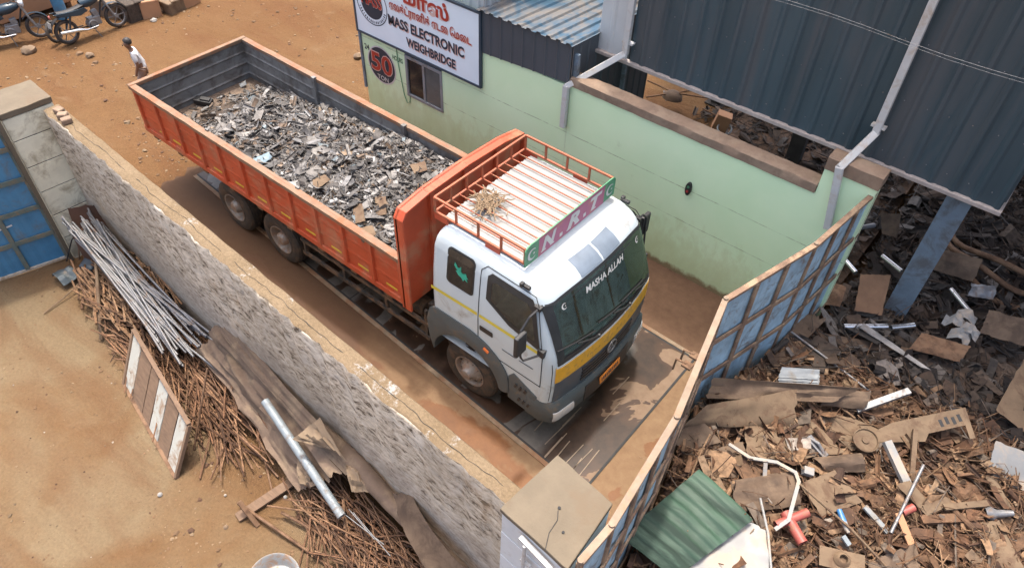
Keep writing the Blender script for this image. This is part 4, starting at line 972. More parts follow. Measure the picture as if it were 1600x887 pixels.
s = MB(); s.sheet(lambda i, j: (BX0+.035+.02*max(0, 1-abs(((j*3.6) % 1)-.5)*9), -1.19+2.38*i, ZB+.05+(ZT-ZB-.07)*j), 20, 50, .01); s.build('inner_lining', m_inner, tg, smooth=30)
s = MB(); s.bb((BX0-.03, -1.28, ZT-.06), (BX0+.06, 1.28, ZT+.015)); s.build('top_rail', m_orange_rim, tg, bevel=.012)
# headboard: plate with an arched, chamfered top and side flanges
hp = [(-1.33, ZB), (1.33, ZB), (1.33, 2.98), (1.25, 3.10), (.8, 3.17), (0, 3.20), (-.8, 3.17), (-1.25, 3.10), (-1.33, 2.98)]
s = MB(); s.prism(hp, lambda a, b_, d: (d, a, b_), -1.17, -1.13)
fl = [(a*1.0, b_) for a, b_ in hp]
for a, c in zip(hp[1:], hp[2:]+hp[:1]): s.beam((-1.10, a[0]*.985, a[1]-.02), (-1.10, c[0]*.985, c[1]-.02), .15, .035, (1, 0, 0)) if False else None
path = hp[1:]+[hp[0]]
pin = [(a*.972, b_-(.035 if b_ > 2 else 0)) for a, b_ in path]
for (a, c, ai, ci) in zip(path, path[1:], pin, pin[1:]):
    s.add([(x, q[0], q[1]) for x in (-1.20, -1.02) for q in (a, c, ci, ai)], [(0, 1, 2, 3), (7, 6, 5, 4), (0, 4, 5, 1), (1, 5, 6, 2), (2, 6, 7, 3), (3, 7, 4, 0)])
hb = s.build('headboard', m_orange, bd, bevel=.006)
s = MB(); s.sheet(lambda i, j: (-1.185-.015*max(0, 1-abs(((j*5) % 1)-.5)*9), -1.2+2.4*i, ZB+.1+1.75*j), 10, 50, .006); s.build('inner_lining', m_orange_rim, hb)
s = MB()
for y_ in (-.7, 0, .7): s.bb((-1.13, y_-.04, ZB+.02), (-1.07, y_+.04, 3.1))
s.each('headboard_rib', m_orange, hb)
# roof rack
rk = bpy.data.objects.new('roof_rack', None); COL.objects.link(rk); rk.parent = tk
RX0, RX1, RW, RB, RT = -.77, .76, .955, 3.085, 3.32
s = MB()
for z in (RB, RT):
    for sd in (-1, 1): s.beam((RX0, sd*RW, z), (RX1, sd*RW, z), .03, .03)
    s.beam((RX0, -RW, z), (RX0, RW, z), .03, .03)
s.beam((RX1, -RW, RB), (RX1, RW, RB), .03, .03)
for sd in (-1, 1):
    for k in range(5): x = RX0+(RX1-RX0)*k/4; s.beam((x, sd*RW, RB), (x, sd*RW, RT), .03, .03)
for k in range(7): y_ = -RW+2*RW*k/6; s.beam((RX0, y_, RB), (RX0, y_, RT), .025, .025)
for k in range(1, 12): y_ = -RW+2*RW*k/12; s.beam((RX0, y_, RB), (RX1, y_, RB), .017, .017)
s.build('rack_frame', m_rackred, rk, bevel=.004)
s = MB()
for sd in (-1, 1):
    for x in (-.72, .18): s.box((x+.06, sd*(RW+.0), RB-.06), (.24, .02, .11))
s.each('rack_bracket', M('bracket_red', (.42, .07, .03), .5, 0, .2, 6), rk)
s = MB(); corr_n = 40
s.sheet(lambda i, j: (-.64+1.37*j, -.93+1.86*i, 3.035+.008*math.sin(i*23*6.283)), 138, 1, .006); s.build('roof_sheet', m_roofwhite, rk, smooth=60)
BZ0, BZ1 = 3.045, 3.365
def ban(y_, z, off): return (RX1+.03+off, y_, z)
s = MB()
pp = [(-.985, BZ0), (.985, BZ0), (.985, BZ1-.08)]+[(.985-.1*(1-math.cos(a)), BZ1-.08+.08*math.sin(a)) for a in np.linspace(.3, 1.57, 4)]+[(-.985+.1*(1-math.cos(a)), BZ1-.08+.08*math.sin(a)) for a in np.linspace(1.57, .3, 4)]+[(-.985, BZ1-.08)]
s.prism(pp, lambda a, b_, d: (d, a, b_), RX1+.014, RX1+.03)
bn = s.build('banner_board', m_bgreen, rk)
s = MB(); s.add([ban(-.72, BZ0, .002), ban(.72, BZ0, .002), ban(.72, BZ1, .002), ban(-.72, BZ1, .002)], [(0, 1, 2, 3)]); s.build('banner_panel', m_magenta, bn)
s = MB()
for ch, a, c in (('N', -.66, -.36), ('.', -.28, -.22), ('R', -.12, .16), ('.', .24, .30), ('T', .38, .66)):
    if ch == '.': s.add([ban(a, BZ0+.05, .005), ban(c, BZ0+.05, .005), ban(c, BZ0+.11, .005), ban(a, BZ0+.11, .005)], [(0, 1, 2, 3)])
    else:
        fit_text(s, ch, a, c, BZ0+.05, BZ1-.05, lambda q, z: ban(q, z, .005), .05, .25)
        for f in ((.0, .35), (.62, .98)) if ch in 'NR' else ((.2, .6),): s.add([ban(a+(c-a)*f[0]-.01, BZ0+.045, .0055), ban(a+(c-a)*f[1]*.9, BZ0+.045, .0055), ban(a+(c-a)*f[1]*.9, BZ0+.065, .0055), ban(a+(c-a)*f[0]-.01, BZ0+.065, .0055)], [(0, 1, 2, 3)])
for y_ in (-.855, .855): moon(s, y_, BZ0+.15, .09, lambda a, b_: ban(a, b_, .005))
s.build('lettering', m_let, bn)
# coil of rope on the rack
rr = random.Random(9); s = MB()
for k in range(60):
    cx, cy = -.36+rr.gauss(0, .085), -.36+rr.gauss(0, .12); a = rr.uniform(0, 6.28); L = rr.uniform(.10, .28); b2 = rr.uniform(-2.2, 2.2); pts = []
    for i in range(9):
        f = i/8-.5; aa = a+b2*f; pts.append((cx+math.cos(aa)*L*f*1.6, cy+math.sin(aa)*L*f*1.6, RB+.025+.06*rr.random()*(1-abs(f))+.006))
    s.tube(pts, .0085, 5)
tag(s.build('rope_tangle', m_rope, smooth=60), 'tangled heap of pale tan rope lying on the truck roof rack', 'rope')
# ------------------------------------------------------------------ scrap pieces
def rot_m(rx, ry, rz): return Matrix.Rotation(rz, 3, 'Z') @ Matrix.Rotation(ry, 3, 'Y') @ Matrix.Rotation(rx, 3, 'X')
def piece(mb, kind, L, Wd, c, rot, rg, th=.003):
    """one offcut added to mb; local x is its length"""
    c = Vector(c); T = lambda x, y_, z: c+rot @ Vector((x, y_, z))
    if kind == 'plate':
        n = rg.choice((4, 4, 5, 6)); poly = []
        for k in range(n):
            a = 2*math.pi*(k+.5)/n+rg.uniform(-.3, .3); q = rg.uniform(.8, 1.15); poly.append((L*.6*math.cos(a)*q, Wd*.6*math.sin(a)*q))
        bx = rg.uniform(-.5, .5); f = lambda x, y_: bx*abs(x)*.5
        mb.add([T(x, y_, f(x, y_)) for x, y_ in poly]+[T(x, y_, f(x, y_)-th) for x, y_ in poly], [tuple(range(n)), tuple(range(n, 2*n))[::-1]]+[(i, i+n, (i+1) % n+n, (i+1) % n) for i in range(n)])
    elif kind == 'bent':
        k = rg.uniform(-1.6, 1.6); tw = rg.uniform(-.5, .5); N = 5; t0 = rg.uniform(-.3, .3)
        def f(i, j):
            x = (i-.5); ang = k*x; px = L*(math.sin(ang)/k if abs(k) > .05 else x); pz = L*((1-math.cos(ang))/k if abs(k) > .05 else 0)
            y_ = (j-.5)*Wd*(1+t0*x); return T(px, y_*math.cos(tw*x), pz+y_*math.sin(tw*x))
        mb.sheet(f, N, 1, th)
    elif kind == 'rod':
        r_ = Wd; k = rg.uniform(-.5, .5)*rg.random(); pts = [T(L*(i/4-.5), k*L*((i/4-.5)**2), rg.uniform(-.02, .02)*L) for i in range(5)]; mb.tube(pts, r_, 5)
    elif kind == 'angle':
        h = Wd*rg.uniform(.5, 1.0); p_ = [(0, 0), (Wd, 0), (Wd, th), (th, th), (th, h), (0, h)]; mb.prism(p_, lambda a, b_, d: T(d, a-Wd/2, b_), -L/2, L/2)
    elif kind == 'tube':
        r_ = Wd/2; n = 9; vs = []
        for x in (-L/2, L/2):
            for q in (r_, r_*.85):
                for i in range(n): a = 2*math.pi*i/n; vs.append(T(x, q*math.cos(a), q*math.sin(a)))
        fs = []
        for i in range(n):
            j = (i+1) % n; fs += [(i, j, 2*n+j, 2*n+i), (n+j, n+i, 3*n+i, 3*n+j), (j, i, n+i, n+j), (2*n+i, 2*n+j, 3*n+j, 3*n+i)]
        mb.add(vs, fs)
    elif kind == 'ring':
        n = 16; vs = []; w_ = Wd*.3
        for k in range(n):
            a = 2*math.pi*k/n
            for r_, z in ((L/2, 0), (L/2, w_), (L/2-w_*.7, w_), (L/2-w_*.7, 0)): vs.append(T(r_*math.cos(a), r_*math.sin(a), z))
        mb.add(vs, [(4*k+i, 4*((k+1) % n)+i, 4*((k+1) % n)+(i+1) % 4, 4*k+(i+1) % 4) for k in range(n) for i in range(4)])
    elif kind == 'wire':
        pts = []; a = rg.uniform(0, 6.28); rr_ = L*.3; k1 = rg.uniform(.5, 1.3); ph = rg.uniform(0, 6)
        for i in range(13): q = a+i*.62*k1; e = rr_*(1+.35*math.sin(i*1.3+ph)); pts.append(T(e*math.cos(q)+.05*L*i*.3, e*math.sin(q), .10*L*math.sin(i*.9+ph)))
        mb.tube(pts, Wd, 4)
    elif kind == 'crumple':
        sd_ = rg.uniform(0, 99); mb.sheet(lambda i, j: T((i-.5)*L, (j-.5)*Wd, .28*L*nz(i*2.6+sd_, j*2.6, sd_)+.16*L*math.sin(i*2.5+sd_)), 5, 4, th)
    elif kind == 'curl':
        n = 14; tn = rg.uniform(.7, 2.0); 
        def f(i, j): a = tn*6.28*i; r_ = L*.25*(1-.25*i); return T(r_*math.cos(a), (j-.5)*Wd+L*.2*i, r_*math.sin(a)*.7+r_*.3)
        mb.sheet(f, n, 1, th)
def tilt(rg, s=.35): return rot_m(rg.gauss(0, s), rg.gauss(0, s), rg.uniform(0, 6.283))
def pick(rg, pal):
    q = rg.random(); acc = 0
    for w_, c in pal:
        acc += w_
        if q < acc: break
    k = rg.uniform(.7, 1.3); return tuple(min(.85, x*k) for x in c)
STEEL = [(.34, (.185, .172, .16)), (.26, (.28, .265, .25)), (.11, (.42, .41, .40)), (.12, (.075, .066, .06)), (.11, (.2, .14, .095)), (.04, (.32, .23, .15)), (.02, (.2, .25, .275))]
RUSTY = [(.30, (.19, .105, .058)), (.24, (.27, .165, .095)), (.21, (.42, .29, .18)), (.11, (.115, .065, .04)), (.08, (.27, .235, .2)), (.05, (.45, .34, .23)), (.05, (.42, .41, .39))]
SHADE = [(.26, (.085, .066, .052)), (.2, (.125, .09, .065)), (.28, (.10, .094, .088)), (.11, (.18, .145, .115)), (.07, (.28, .28, .28)), (.08, (.03, .026, .024))]  # darkened scrap tints: the shed's shade is put into the colour
KIN_S = [('plate', .20), ('bent', .43), ('rod', .18), ('angle', .09), ('wire', .03), ('curl', .06), ('tube', .01)]
KIN_R = [('plate', .10), ('bent', .20), ('rod', .37), ('angle', .09), ('crumple', .09), ('wire', .09), ('curl', .02), ('tube', .03), ('ring', .01)]
def kpick(rg, ks):
    q = rg.random(); a = 0
    for k, w_ in ks:
        a += w_
        if q < a: return k
    return ks[0][0]
def heap(name, mats, H, spots, rg, pal, kinds, size, zlift=(0, .05), tl=.35, base=None, ylim=None):
    mb = MB(); mb.tint = (0, 0, 0)
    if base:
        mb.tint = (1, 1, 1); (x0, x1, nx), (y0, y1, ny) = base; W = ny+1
        mb.add([(x0+(x1-x0)*i/nx, y0+(y1-y0)*j/ny, H(x0+(x1-x0)*i/nx, y0+(y1-y0)*j/ny)-.02) for i in range(nx+1) for j in range(ny+1)], [(i*W+j, (i+1)*W+j, (i+1)*W+j+1, i*W+j+1) for i in range(nx) for j in range(ny)], 1)  # dark bed: its colour paints shade into the gaps between pieces
    mb.k = 0
    for x, y_ in spots:
        mb.tint = pick(rg, pal); k = kpick(rg, kinds); L = size*min(2.4, rg.lognormvariate(0, .55)); Wd = L*rg.uniform(.25, .8)
        if k == 'rod': L *= 2.6; Wd = rg.uniform(.004, .009)
        elif k == 'wire': L *= 2.2; Wd = rg.uniform(.003, .006)
        elif k == 'crumple': Wd = L*rg.uniform(.5, .9)
        elif k == 'angle': L *= 1.3; Wd = L*rg.uniform(.12, .25)
        elif k == 'tube': Wd = L*rg.uniform(.15, .35)
        elif k == 'bent': L *= 1.35; Wd = L*rg.uniform(.08, .32)
        elif k == 'ring': L *= .8; Wd = L*.3
        ro = tilt(rg, tl)
        if ylim and abs(y_)+L*.55 > ylim: ro = rot_m(rg.gauss(0, .3), rg.gauss(0, .15), rg.choice((0, math.pi))+rg.gauss(0, .12)); y_ = max(-ylim+.04+Wd*.5, min(ylim-.04-Wd*.5, y_))
        if ylim and (x+L*.55 > -1.2 or x-L*.55 < -8.2): continue
        piece(mb, k, L, Wd, (x, y_, H(x, y_)+rg.uniform(*zlift)), ro, rg)
    return mb.build(name, mats, fixn=False)
def single(name, kind, L, Wd, c, rot, rg, mat, label, cat, group=None, th=.004, col=None):
    mb = MB(); mb.tint = col; piece(mb, kind, L, Wd, c, rot, rg, th); o = mb.build(name, mat); tag(o, label, cat, group); return o

# load of the truck
def HL(x, y_):
    f = (x+8.3)/7.1; z = 1.28+.70*min(1, max(0, f*1.5-.09))**.8
    return z-.10*abs(y_)**3*.55+.05*nz(x*1.3, y_*1.3, 2)+.035*nz(x*4, y_*4, 5)+ (0 if x > -7.6 else 0)
rg = random.Random(21); sp = []
while len(sp) < 10500:
    x, y_ = rg.uniform(-8.1, -1.25), rg.uniform(-1.15, 1.15)
    if x < -7.25+.35*nz(y_*2, 3)-.35*y_ and rg.random() > .10: continue
    sp.append((x, y_))
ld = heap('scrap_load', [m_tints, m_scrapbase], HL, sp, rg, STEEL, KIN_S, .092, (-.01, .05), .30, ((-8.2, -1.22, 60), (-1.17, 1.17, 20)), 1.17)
tag(ld, 'dense load of small grey steel offcuts filling the bed of the orange truck', 'scrap metal', None, 'stuff')
rg = random.Random(5)
for k in range(150):
    x, y_ = rg.uniform(-7.0, -1.6), rg.uniform(-.9, .9); kd = rg.choice(('plate', 'bent', 'angle', 'plate', 'bent', 'rod'))
    L = rg.uniform(.2, .38); Wd = {'plate': L*rg.uniform(.35, .7), 'bent': L*rg.uniform(.2, .5), 'angle': L*.18, 'rod': .009}[kd]
    single({'plate': 'steel_offcut', 'bent': 'bent_strip', 'angle': 'angle_iron', 'rod': 'steel_rod'}[kd], kd, L*(1.3 if kd == 'rod' else 1), Wd, (x, y_, HL(x, y_)+rg.uniform(.05, .09)), tilt(rg, .3), rg, m_tints,
           {'plate': 'flat grey steel offcut lying loose on top of the scrap in the truck bed', 'bent': 'bent grey steel strip lying loose on top of the scrap in the truck bed', 'angle': 'short grey angle iron lying loose on top of the scrap in the truck bed', 'rod': 'thin grey rod lying loose on top of the scrap in the truck bed'}[kd],
           {'plate': 'offcut', 'bent': 'strip', 'angle': 'angle iron', 'rod': 'rod'}[kd], 'loose steel pieces on the truck load', col=pick(rg, STEEL))
def quadsheet(name, pts, mat, label, cat, th=.006, wav=.01, seed=0, nu=10, nv=8, group=None, curve=0, corr_=None, parent=None):
    """bent sheet through four corner points a b c d (a-b first edge, d-c opposite edge)"""
    a, b_, c, d = [Vector(q) for q in pts]; nrm = (b_-a).cross(d-a).normalized()
    if nrm.z < 0: nrm = -nrm
    def f(i, j):
        if not corr_ and i in (0, 1): i += .035*nz(j*5, seed, 3+i)+.02*nz(j*14, seed, i)
        if not corr_ and j in (0, 1): j += .035*nz(i*5, seed, 7+j)+.02*nz(i*14, seed, j+2)
        q = a.lerp(b_, i).lerp(d.lerp(c, i), j); h = wav*(1.6 if wav > .012 else 1)*(nz(i*3+seed, j*3, seed)+.5*nz(i*8, j*8+seed, 1))+curve*(1-(2*j-1)**2)
        if corr_: h += corr_[1]*max(-1, min(1, 1.8*math.sin(i*corr_[0]*6.283)))
        return q+nrm*h
    s = MB(); s.sheet(f, nu, nv, th); o = s.build(name, mat, parent, smooth=35 if corr_ is None else 70)
    if label: tag(o, label, cat, group)
    return o
def QL(*l):
    out = []
    z0 = sum(z for u, v, z in l)/len(l)
    for u, v, z in l:
        q = P(u, v, 1.8)
        for k in range(5): q = P(u, v, HL(q.x, max(-1.1, min(1.1, q.y)))+.09+(z-z0)*1.2)
        out.append(q)
    return out
Q = lambda *l: [P(u, v, z) for u, v, z in l]
# distinct pieces on the load (positions read off the photograph, on the load surface)
quadsheet('tan_plate', QL((640, 258, 1.98), (664, 252, 2.0), (668, 266, 1.98), (648, 272, 1.95)), m_tan, 'square tan plate lying on the load far from the wall, near the headboard', 'plate', group='tan plates on the truck load')
quadsheet('tan_plate', QL((550, 320, 1.86), (566, 318, 1.95), (571, 345, 1.93), (556, 350, 1.88)), m_tan, 'narrow upright tan plate in the load nearest the middle of the near side', 'plate', group='tan plates on the truck load')
quadsheet('tan_plate', QL((586, 309, 1.95), (603, 307, 2.02), (604, 335, 1.98), (588, 337, 1.92)), m_tan, 'upright tan box plate standing in the load just behind the headboard', 'plate', group='tan plates on the truck load')
quadsheet('tan_plate', QL((552, 358, 1.85), (582, 352, 1.9), (588, 366, 1.9), (568, 380, 1.85)), m_tan, 'largest tan plate lying flat on the load by the near side rail', 'plate', group='tan plates on the truck load')
quadsheet('blue_plate', QL((396, 248, 1.62), (420, 238, 1.7), (426, 246, 1.68), (402, 262, 1.62)), M('blue_grey_plate', (.2, .27, .31), .5, .2), 'blue grey folded plate lying on the middle of the load by the near rail', 'plate', curve=.03)
quadsheet('pale_plate', QL((486, 282, 1.76), (508, 273, 1.82), (516, 281, 1.8), (494, 297, 1.75)), m_tan, 'pale tan rounded plate on the load in front of the blue grey plate', 'plate', curve=.02)
quadsheet('pale_plate', QL((430, 285, 1.7), (462, 284, 1.72), (464, 294, 1.7), (450, 302, 1.68)), m_pale, 'light blue white plate lying by the near rail of the load', 'plate', curve=.01)
s = MB(); q = QL((318, 158, 1.4))[0]; s.box(q, (.34, .16, .1), rot_m(.1, .1, .55)); s.box(q+Vector((.05, .02, .06)), (.2, .1, .04), rot_m(.1, .1, .55)); tag(s.build('black_block', m_black, bevel=.012), 'black rectangular block lying at the empty tail end of the truck bed', 'block')
quadsheet('pale_plate', QL((278, 180, 1.34), (290, 178, 1.45), (298, 186, 1.36), (284, 188, 1.34)), m_pale, 'crumpled pale sheet piece on the bed floor nearest the tail corner', 'sheet', curve=.02)
quadsheet('pale_plate', QL((374, 132, 1.36), (384, 126, 1.46), (386, 132, 1.42), (377, 137, 1.36)), m_pale, 'small bright curved sheet piece on the load beside the far rear corner', 'sheet', curve=.02)

# ------------------------------------------------------------------ scrap yard on the right
def HR(x, y_):
    z = 1.02+.16*nz(x*.7, y_*.7, 4)+.09*nz(x*2, y_*2, 6)
    k = min(1, max(0, (y_-1.6)/2.6)); z = z*(1-k)+(.50+.14*nz(x*.8, y_*.8, 8))*k
    k = min(1, max(0, (x-8.5)/4)); return z*(1-.4*k)+(.25*k*nz(x*.4, y_*.4))
def outside(x, y_):
    xs = [3.57, 3.57, 3.385, 2.965, 3.39, 3.545, 3.545]; ys = [9, 3.42, 1.8, .14, -1.72, -3.14, -9]
    return x > np.interp(-y_, [-q for q in ys], xs)+.06
def inview(p_, mg=60):
    d = p_-CAM; z = d.dot(fw)
    if z <= .1: return False
    u = 800+FPX*d.dot(rt)/z; v = 443.5-FPX*d.dot(up)/z; return -mg < u < 1600+mg and -mg < v < 887+mg
rg = random.Random(31); near = []; far_ = []
while len(near) < 8000:
    x, y_ = rg.uniform(2.9, 10), rg.uniform(-4.5, 2.6)
    if outside(x, y_) and inview(Vector((x, y_, 1)), 330): near.append((x, y_))
while len(far_) < 5600:
    x, y_ = rg.uniform(3.0, 12), rg.uniform(2.4, 10)
    if outside(x, y_) and inview(Vector((x, y_, .6)), 330): far_.append((x, y_))
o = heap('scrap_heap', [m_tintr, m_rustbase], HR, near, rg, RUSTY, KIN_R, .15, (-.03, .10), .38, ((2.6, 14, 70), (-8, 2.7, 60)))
# cut the bottom sheet so that it stays outside the gate
import bmesh
def trim(o):
    bm = bmesh.new(); bm.from_mesh(o.data); bmesh.ops.delete(bm, geom=[v for v in bm.verts if not outside(v.co.x, v.co.y)], context='VERTS'); bm.to_mesh(o.data); bm.free()
trim(o); tag(o, 'sunlit heap of rusty brown scrap plates, rods and offcuts in front of the folding gate', 'scrap heap', None, 'stuff')
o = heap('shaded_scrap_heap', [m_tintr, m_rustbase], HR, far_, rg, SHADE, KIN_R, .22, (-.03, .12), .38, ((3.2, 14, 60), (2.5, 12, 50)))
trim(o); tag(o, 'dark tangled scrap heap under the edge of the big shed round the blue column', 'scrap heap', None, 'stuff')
rg = random.Random(77); sp = []
def HI(x, y_): return .1+.45*max(0, min(1, (x+1.0)/4))*(.6+.5*nz(x*.8, y_*.8, 3))+.05*nz(x*3, y_*3)
while len(sp) < 1500:
    x, y_ = rg.uniform(-1.4, 3.5), rg.uniform(3.7, 10)
    if rg.random() < .25+.75*(x+1.5)/5: sp.append((x, y_))
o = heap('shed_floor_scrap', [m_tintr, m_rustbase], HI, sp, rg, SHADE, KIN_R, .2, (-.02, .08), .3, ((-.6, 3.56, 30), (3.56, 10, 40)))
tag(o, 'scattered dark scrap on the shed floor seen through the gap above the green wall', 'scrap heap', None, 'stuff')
# loose pieces that lie on top of the near heap, each its own object
rg = random.Random(13); cnt = 0
WORD = {'plate': 'scrap_plate', 'bent': 'bent_strip', 'angle': 'angle_iron', 'rod': 'rusty_rod', 'tube': 'pipe_offcut', 'ring': 'steel_ring'}
LAB = {'plate': 'flat rusty brown plate lying loose on the sunlit scrap heap', 'bent': 'bent rusty strip lying loose on the sunlit scrap heap', 'angle': 'rusty angle iron lying loose on the sunlit scrap heap', 'rod': 'long thin rusty rod lying loose on the sunlit scrap heap', 'tube': 'short rusty pipe offcut lying loose on the sunlit scrap heap', 'ring': 'rusty steel ring lying loose on the sunlit scrap heap'}
CATS = {'plate': 'plate', 'bent': 'strip', 'angle': 'angle iron', 'rod': 'rod', 'tube': 'pipe', 'ring': 'ring'}
while cnt < 190:
    u, v = rg.uniform(980, 1600), rg.uniform(600, 887); q = P(u, v, 1.05)
    if not outside(q.x, q.y) or q.y > 2.6 or (v < 640 and u < 1300): continue
    kd = kpick(rg, [('plate', .12), ('bent', .26), ('angle', .14), ('rod', .39), ('tube', .06), ('ring', .03)])
    L = rg.uniform(.18, .5); Wd = {'plate': L*rg.uniform(.3, .7), 'bent': L*rg.uniform(.15, .4), 'angle': L*.15, 'rod': rg.uniform(.006, .011), 'tube': rg.uniform(.04, .09), 'ring': L*.25}[kd]
    if kd == 'rod': L = rg.uniform(.5, 1.3)
    if kd == 'ring': L = rg.uniform(.12, .22)
    single(WORD[kd], kd, L, Wd, (q.x, q.y, HR(q.x, q.y)+rg.uniform(.07, .14)), tilt(rg, .25), rg, m_tintr, LAB[kd], CATS[kd], 'loose pieces on the sunlit scrap heap', col=pick(rg, RUSTY)); cnt += 1
cnt = 0; rg = random.Random(14)
LAB2 = {'plate': 'flat dark plate lying on the shaded scrap near the blue column', 'bent': 'bent dark strip lying on the shaded scrap near the blue column', 'angle': 'dark angle iron lying on the shaded scrap near the blue column', 'rod': 'long thin rod lying on the shaded scrap near the blue column', 'tube': 'pipe offcut lying on the shaded scrap near the blue column', 'ring': 'steel ring lying on the shaded scrap near the blue column'}
while cnt < 90:
    u, v = rg.uniform(1190, 1600), rg.uniform(330, 610); q = P(u, v, .7)
    if not outside(q.x, q.y) or q.y > 8 or v < 470-.5*(u-1190)*.6: continue
    kd = kpick(rg, [('plate', .3), ('bent', .25), ('angle', .12), ('rod', .2), ('tube', .13)])
    L = rg.uniform(.3, .75); Wd = {'plate': L*rg.uniform(.3, .7), 'bent': L*rg.uniform(.15, .4), 'angle': L*.13, 'rod': rg.uniform(.008, .014), 'tube': rg.uniform(.05, .1)}[kd]
    if kd == 'rod': L = rg.uniform(.8, 1.6)
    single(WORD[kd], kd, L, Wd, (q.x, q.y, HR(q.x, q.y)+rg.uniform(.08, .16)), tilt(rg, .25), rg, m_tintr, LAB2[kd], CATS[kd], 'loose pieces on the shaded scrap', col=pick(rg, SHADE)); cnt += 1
# ------------------------------------------------------------------ distinct pieces of the scrap yard
m_whitesheet = M('white_sheet', (.24, .24, .232), .6, .05, .1, 3, .15, 30, (.38, .3, .22), .4, 3)
quadsheet('green_roof_sheet', Q((968, 838, 1.36), (1092, 733, 1.40), (1176, 812, 1.32), (1052, 905, 1.28)), m_greensheet, 'weathered dark green corrugated sheet lying on the scrap beside the folding gate', 'roofing sheet', .005, .015, 3, 64, 10, corr_=(-5, .016), curve=.04)
for o_ in (bpy.data.objects['green_roof_sheet'],): pass
quadsheet('white_sheet', Q((1042, 898, 1.18), (1168, 812, 1.24), (1202, 832, 1.24), (1200, 905, 1.18)), m_whitesheet, 'creased white sheet lying under the lower edge of the green corrugated sheet', 'sheet', .005, .03, 6, 14, 8)
quadsheet('tan_sheet', Q((1062, 668, 1.12), (1240, 664, 1.14), (1246, 608, 1.42), (1105, 632, 1.42)), m_tan, 'broad tan steel sheet propped against the foot of the folding gate', 'sheet', .006, .02, 2, 12, 8, curve=.03)
quadsheet('brown_sheet', Q((1105, 622, 1.35), (1300, 628, 1.35), (1350, 606, 1.5), (1115, 590, 1.5)), m_brownsheet, 'long dark brown curled sheet behind the broad tan sheet at the gate foot', 'sheet', .006, .03, 4, 14, 8, curve=-.06)
quadsheet('brown_sheet', Q((1282, 632, 1.2), (1348, 640, 1.2), (1362, 612, 1.35), (1290, 606, 1.35)), m_brownsheet, 'curled brown sheet piece right of the folded pale sheets', 'sheet', .006, .02, 9, 8, 6, curve=.05)
quadsheet('tan_sheet', Q((1163, 660, 1.12), (1252, 642, 1.12), (1320, 706, 1.12), (1168, 730, 1.1)), m_tan, 'flat tan sheet in front of the broad propped tan sheet', 'sheet', .006, .02, 12)
quadsheet('tan_sheet', Q((1040, 672, 1.05), (1100, 660, 1.2), (1128, 690, 1.15), (1066, 706, 1.02)), m_brownsheet, 'grey brown sheet wedged between the gate and the broad tan sheet', 'sheet', .006, .02, 14)
quadsheet('tan_sheet', Q((1556, 640, 1.05), (1620, 690, 1.0), (1640, 600, 1.25), (1600, 560, 1.3)), m_tan, 'big plain brown sheet leaning at the right edge of the scrap yard', 'sheet', .008, .012, 15)
quadsheet('tan_sheet', Q((1512, 820, 1.12), (1560, 812, 1.18), (1606, 900, 1.18), (1532, 905, 1.1)), m_tan, 'pale tan plate with worn corners at the lower right of the scrap', 'plate', .01, .008, 16)
quadsheet('brown_sheet', Q((1140, 752, 1.1), (1240, 734, 1.2), (1250, 790, 1.1), (1150, 800, 1.02)), m_brownsheet, 'curved brown sheet flap right of the green corrugated sheet', 'sheet', .006, .03, 18, curve=.06)
quadsheet('rusty_plate', Q((1248, 756, 1.12), (1304, 734, 1.2), (1348, 784, 1.15), (1284, 806, 1.06)), m_tan, 'thick rusty square plate with a notch lying in the middle of the scrap', 'plate', .012, .008, 19)
quadsheet('rusty_plate', Q((1355, 880, 1.12), (1432, 846, 1.16), (1440, 900, 1.1), (1370, 915, 1.08)), m_brownsheet, 'grey brown curved plate at the bottom of the scrap heap', 'plate', .008, .02, 20)
quadsheet('brown_sheet', Q((1270, 715, 1.15), (1345, 708, 1.25), (1352, 736, 1.2), (1290, 738, 1.1)), m_brownsheet, 'grey curled sheet lid above the notched rusty plate', 'sheet', .006, .02, 21, curve=.07)
quadsheet('white_sheet', Q((1540, 745, 1.05), (1556, 688, 1.42), (1620, 712, 1.4), (1612, 770, 1.05)), m_whitesheet, 'large white painted sheet box standing at the right edge of the scrap', 'sheet', .008, .01, 23)
quadsheet('board_plank', Q((1118, 640, 1.15), (1142, 652, 1.1), (1290, 500, .95), (1262, 488, 1.0)), m_brownsheet, 'long dark brown board lying along the foot of the folding gate', 'board', .03, .006, 24)
quadsheet('board_plank', Q((1278, 520, .85), (1420, 545, .8), (1424, 556, .78), (1272, 534, .8)), m_brownsheet, 'dark brown board lying level left of the blue column', 'board', .03, .006, 25)
quadsheet('cardboard_sheet', Q((1335, 485, .85), (1378, 492, .85), (1392, 430, 1.25), (1345, 428, 1.25)), M('dark_brown_card', (.16, .09, .05), .85, 0, .2, 4), 'dark brown card sheet standing left of the blue column foot', 'sheet', .006, .02, 26)
quadsheet('cardboard_sheet', Q((1378, 365, .7), (1402, 372, .7), (1408, 335, 1.0), (1376, 332, 1.0)), m_brownsheet, 'brown card sheet standing in the shade under the right end of the cladding', 'sheet', .006, .02, 27)
quadsheet('pale_strip', Q((1350, 505, .95), (1455, 578, .95), (1440, 574, .93), (1343, 512, .93)), m_silver, 'long pale curved strip sagging across the shaded scrap', 'strip', .006, .01, 28, 16, 2)
for k in range(4):
    quadsheet('pale_sheet_stack', Q((1216, 604-5*k, 1.18+.035*k), (1278, 608-5*k, 1.18+.035*k), (1281, 592-5*k, 1.26+.035*k), (1222, 588-5*k, 1.26+.035*k)), m_pale, ['lowest', 'second', 'third', 'topmost'][k]+' pale folded sheet of the small stack behind the tan sheet', 'sheet', .004, .012, 30+k, group='stack of folded pale sheets')
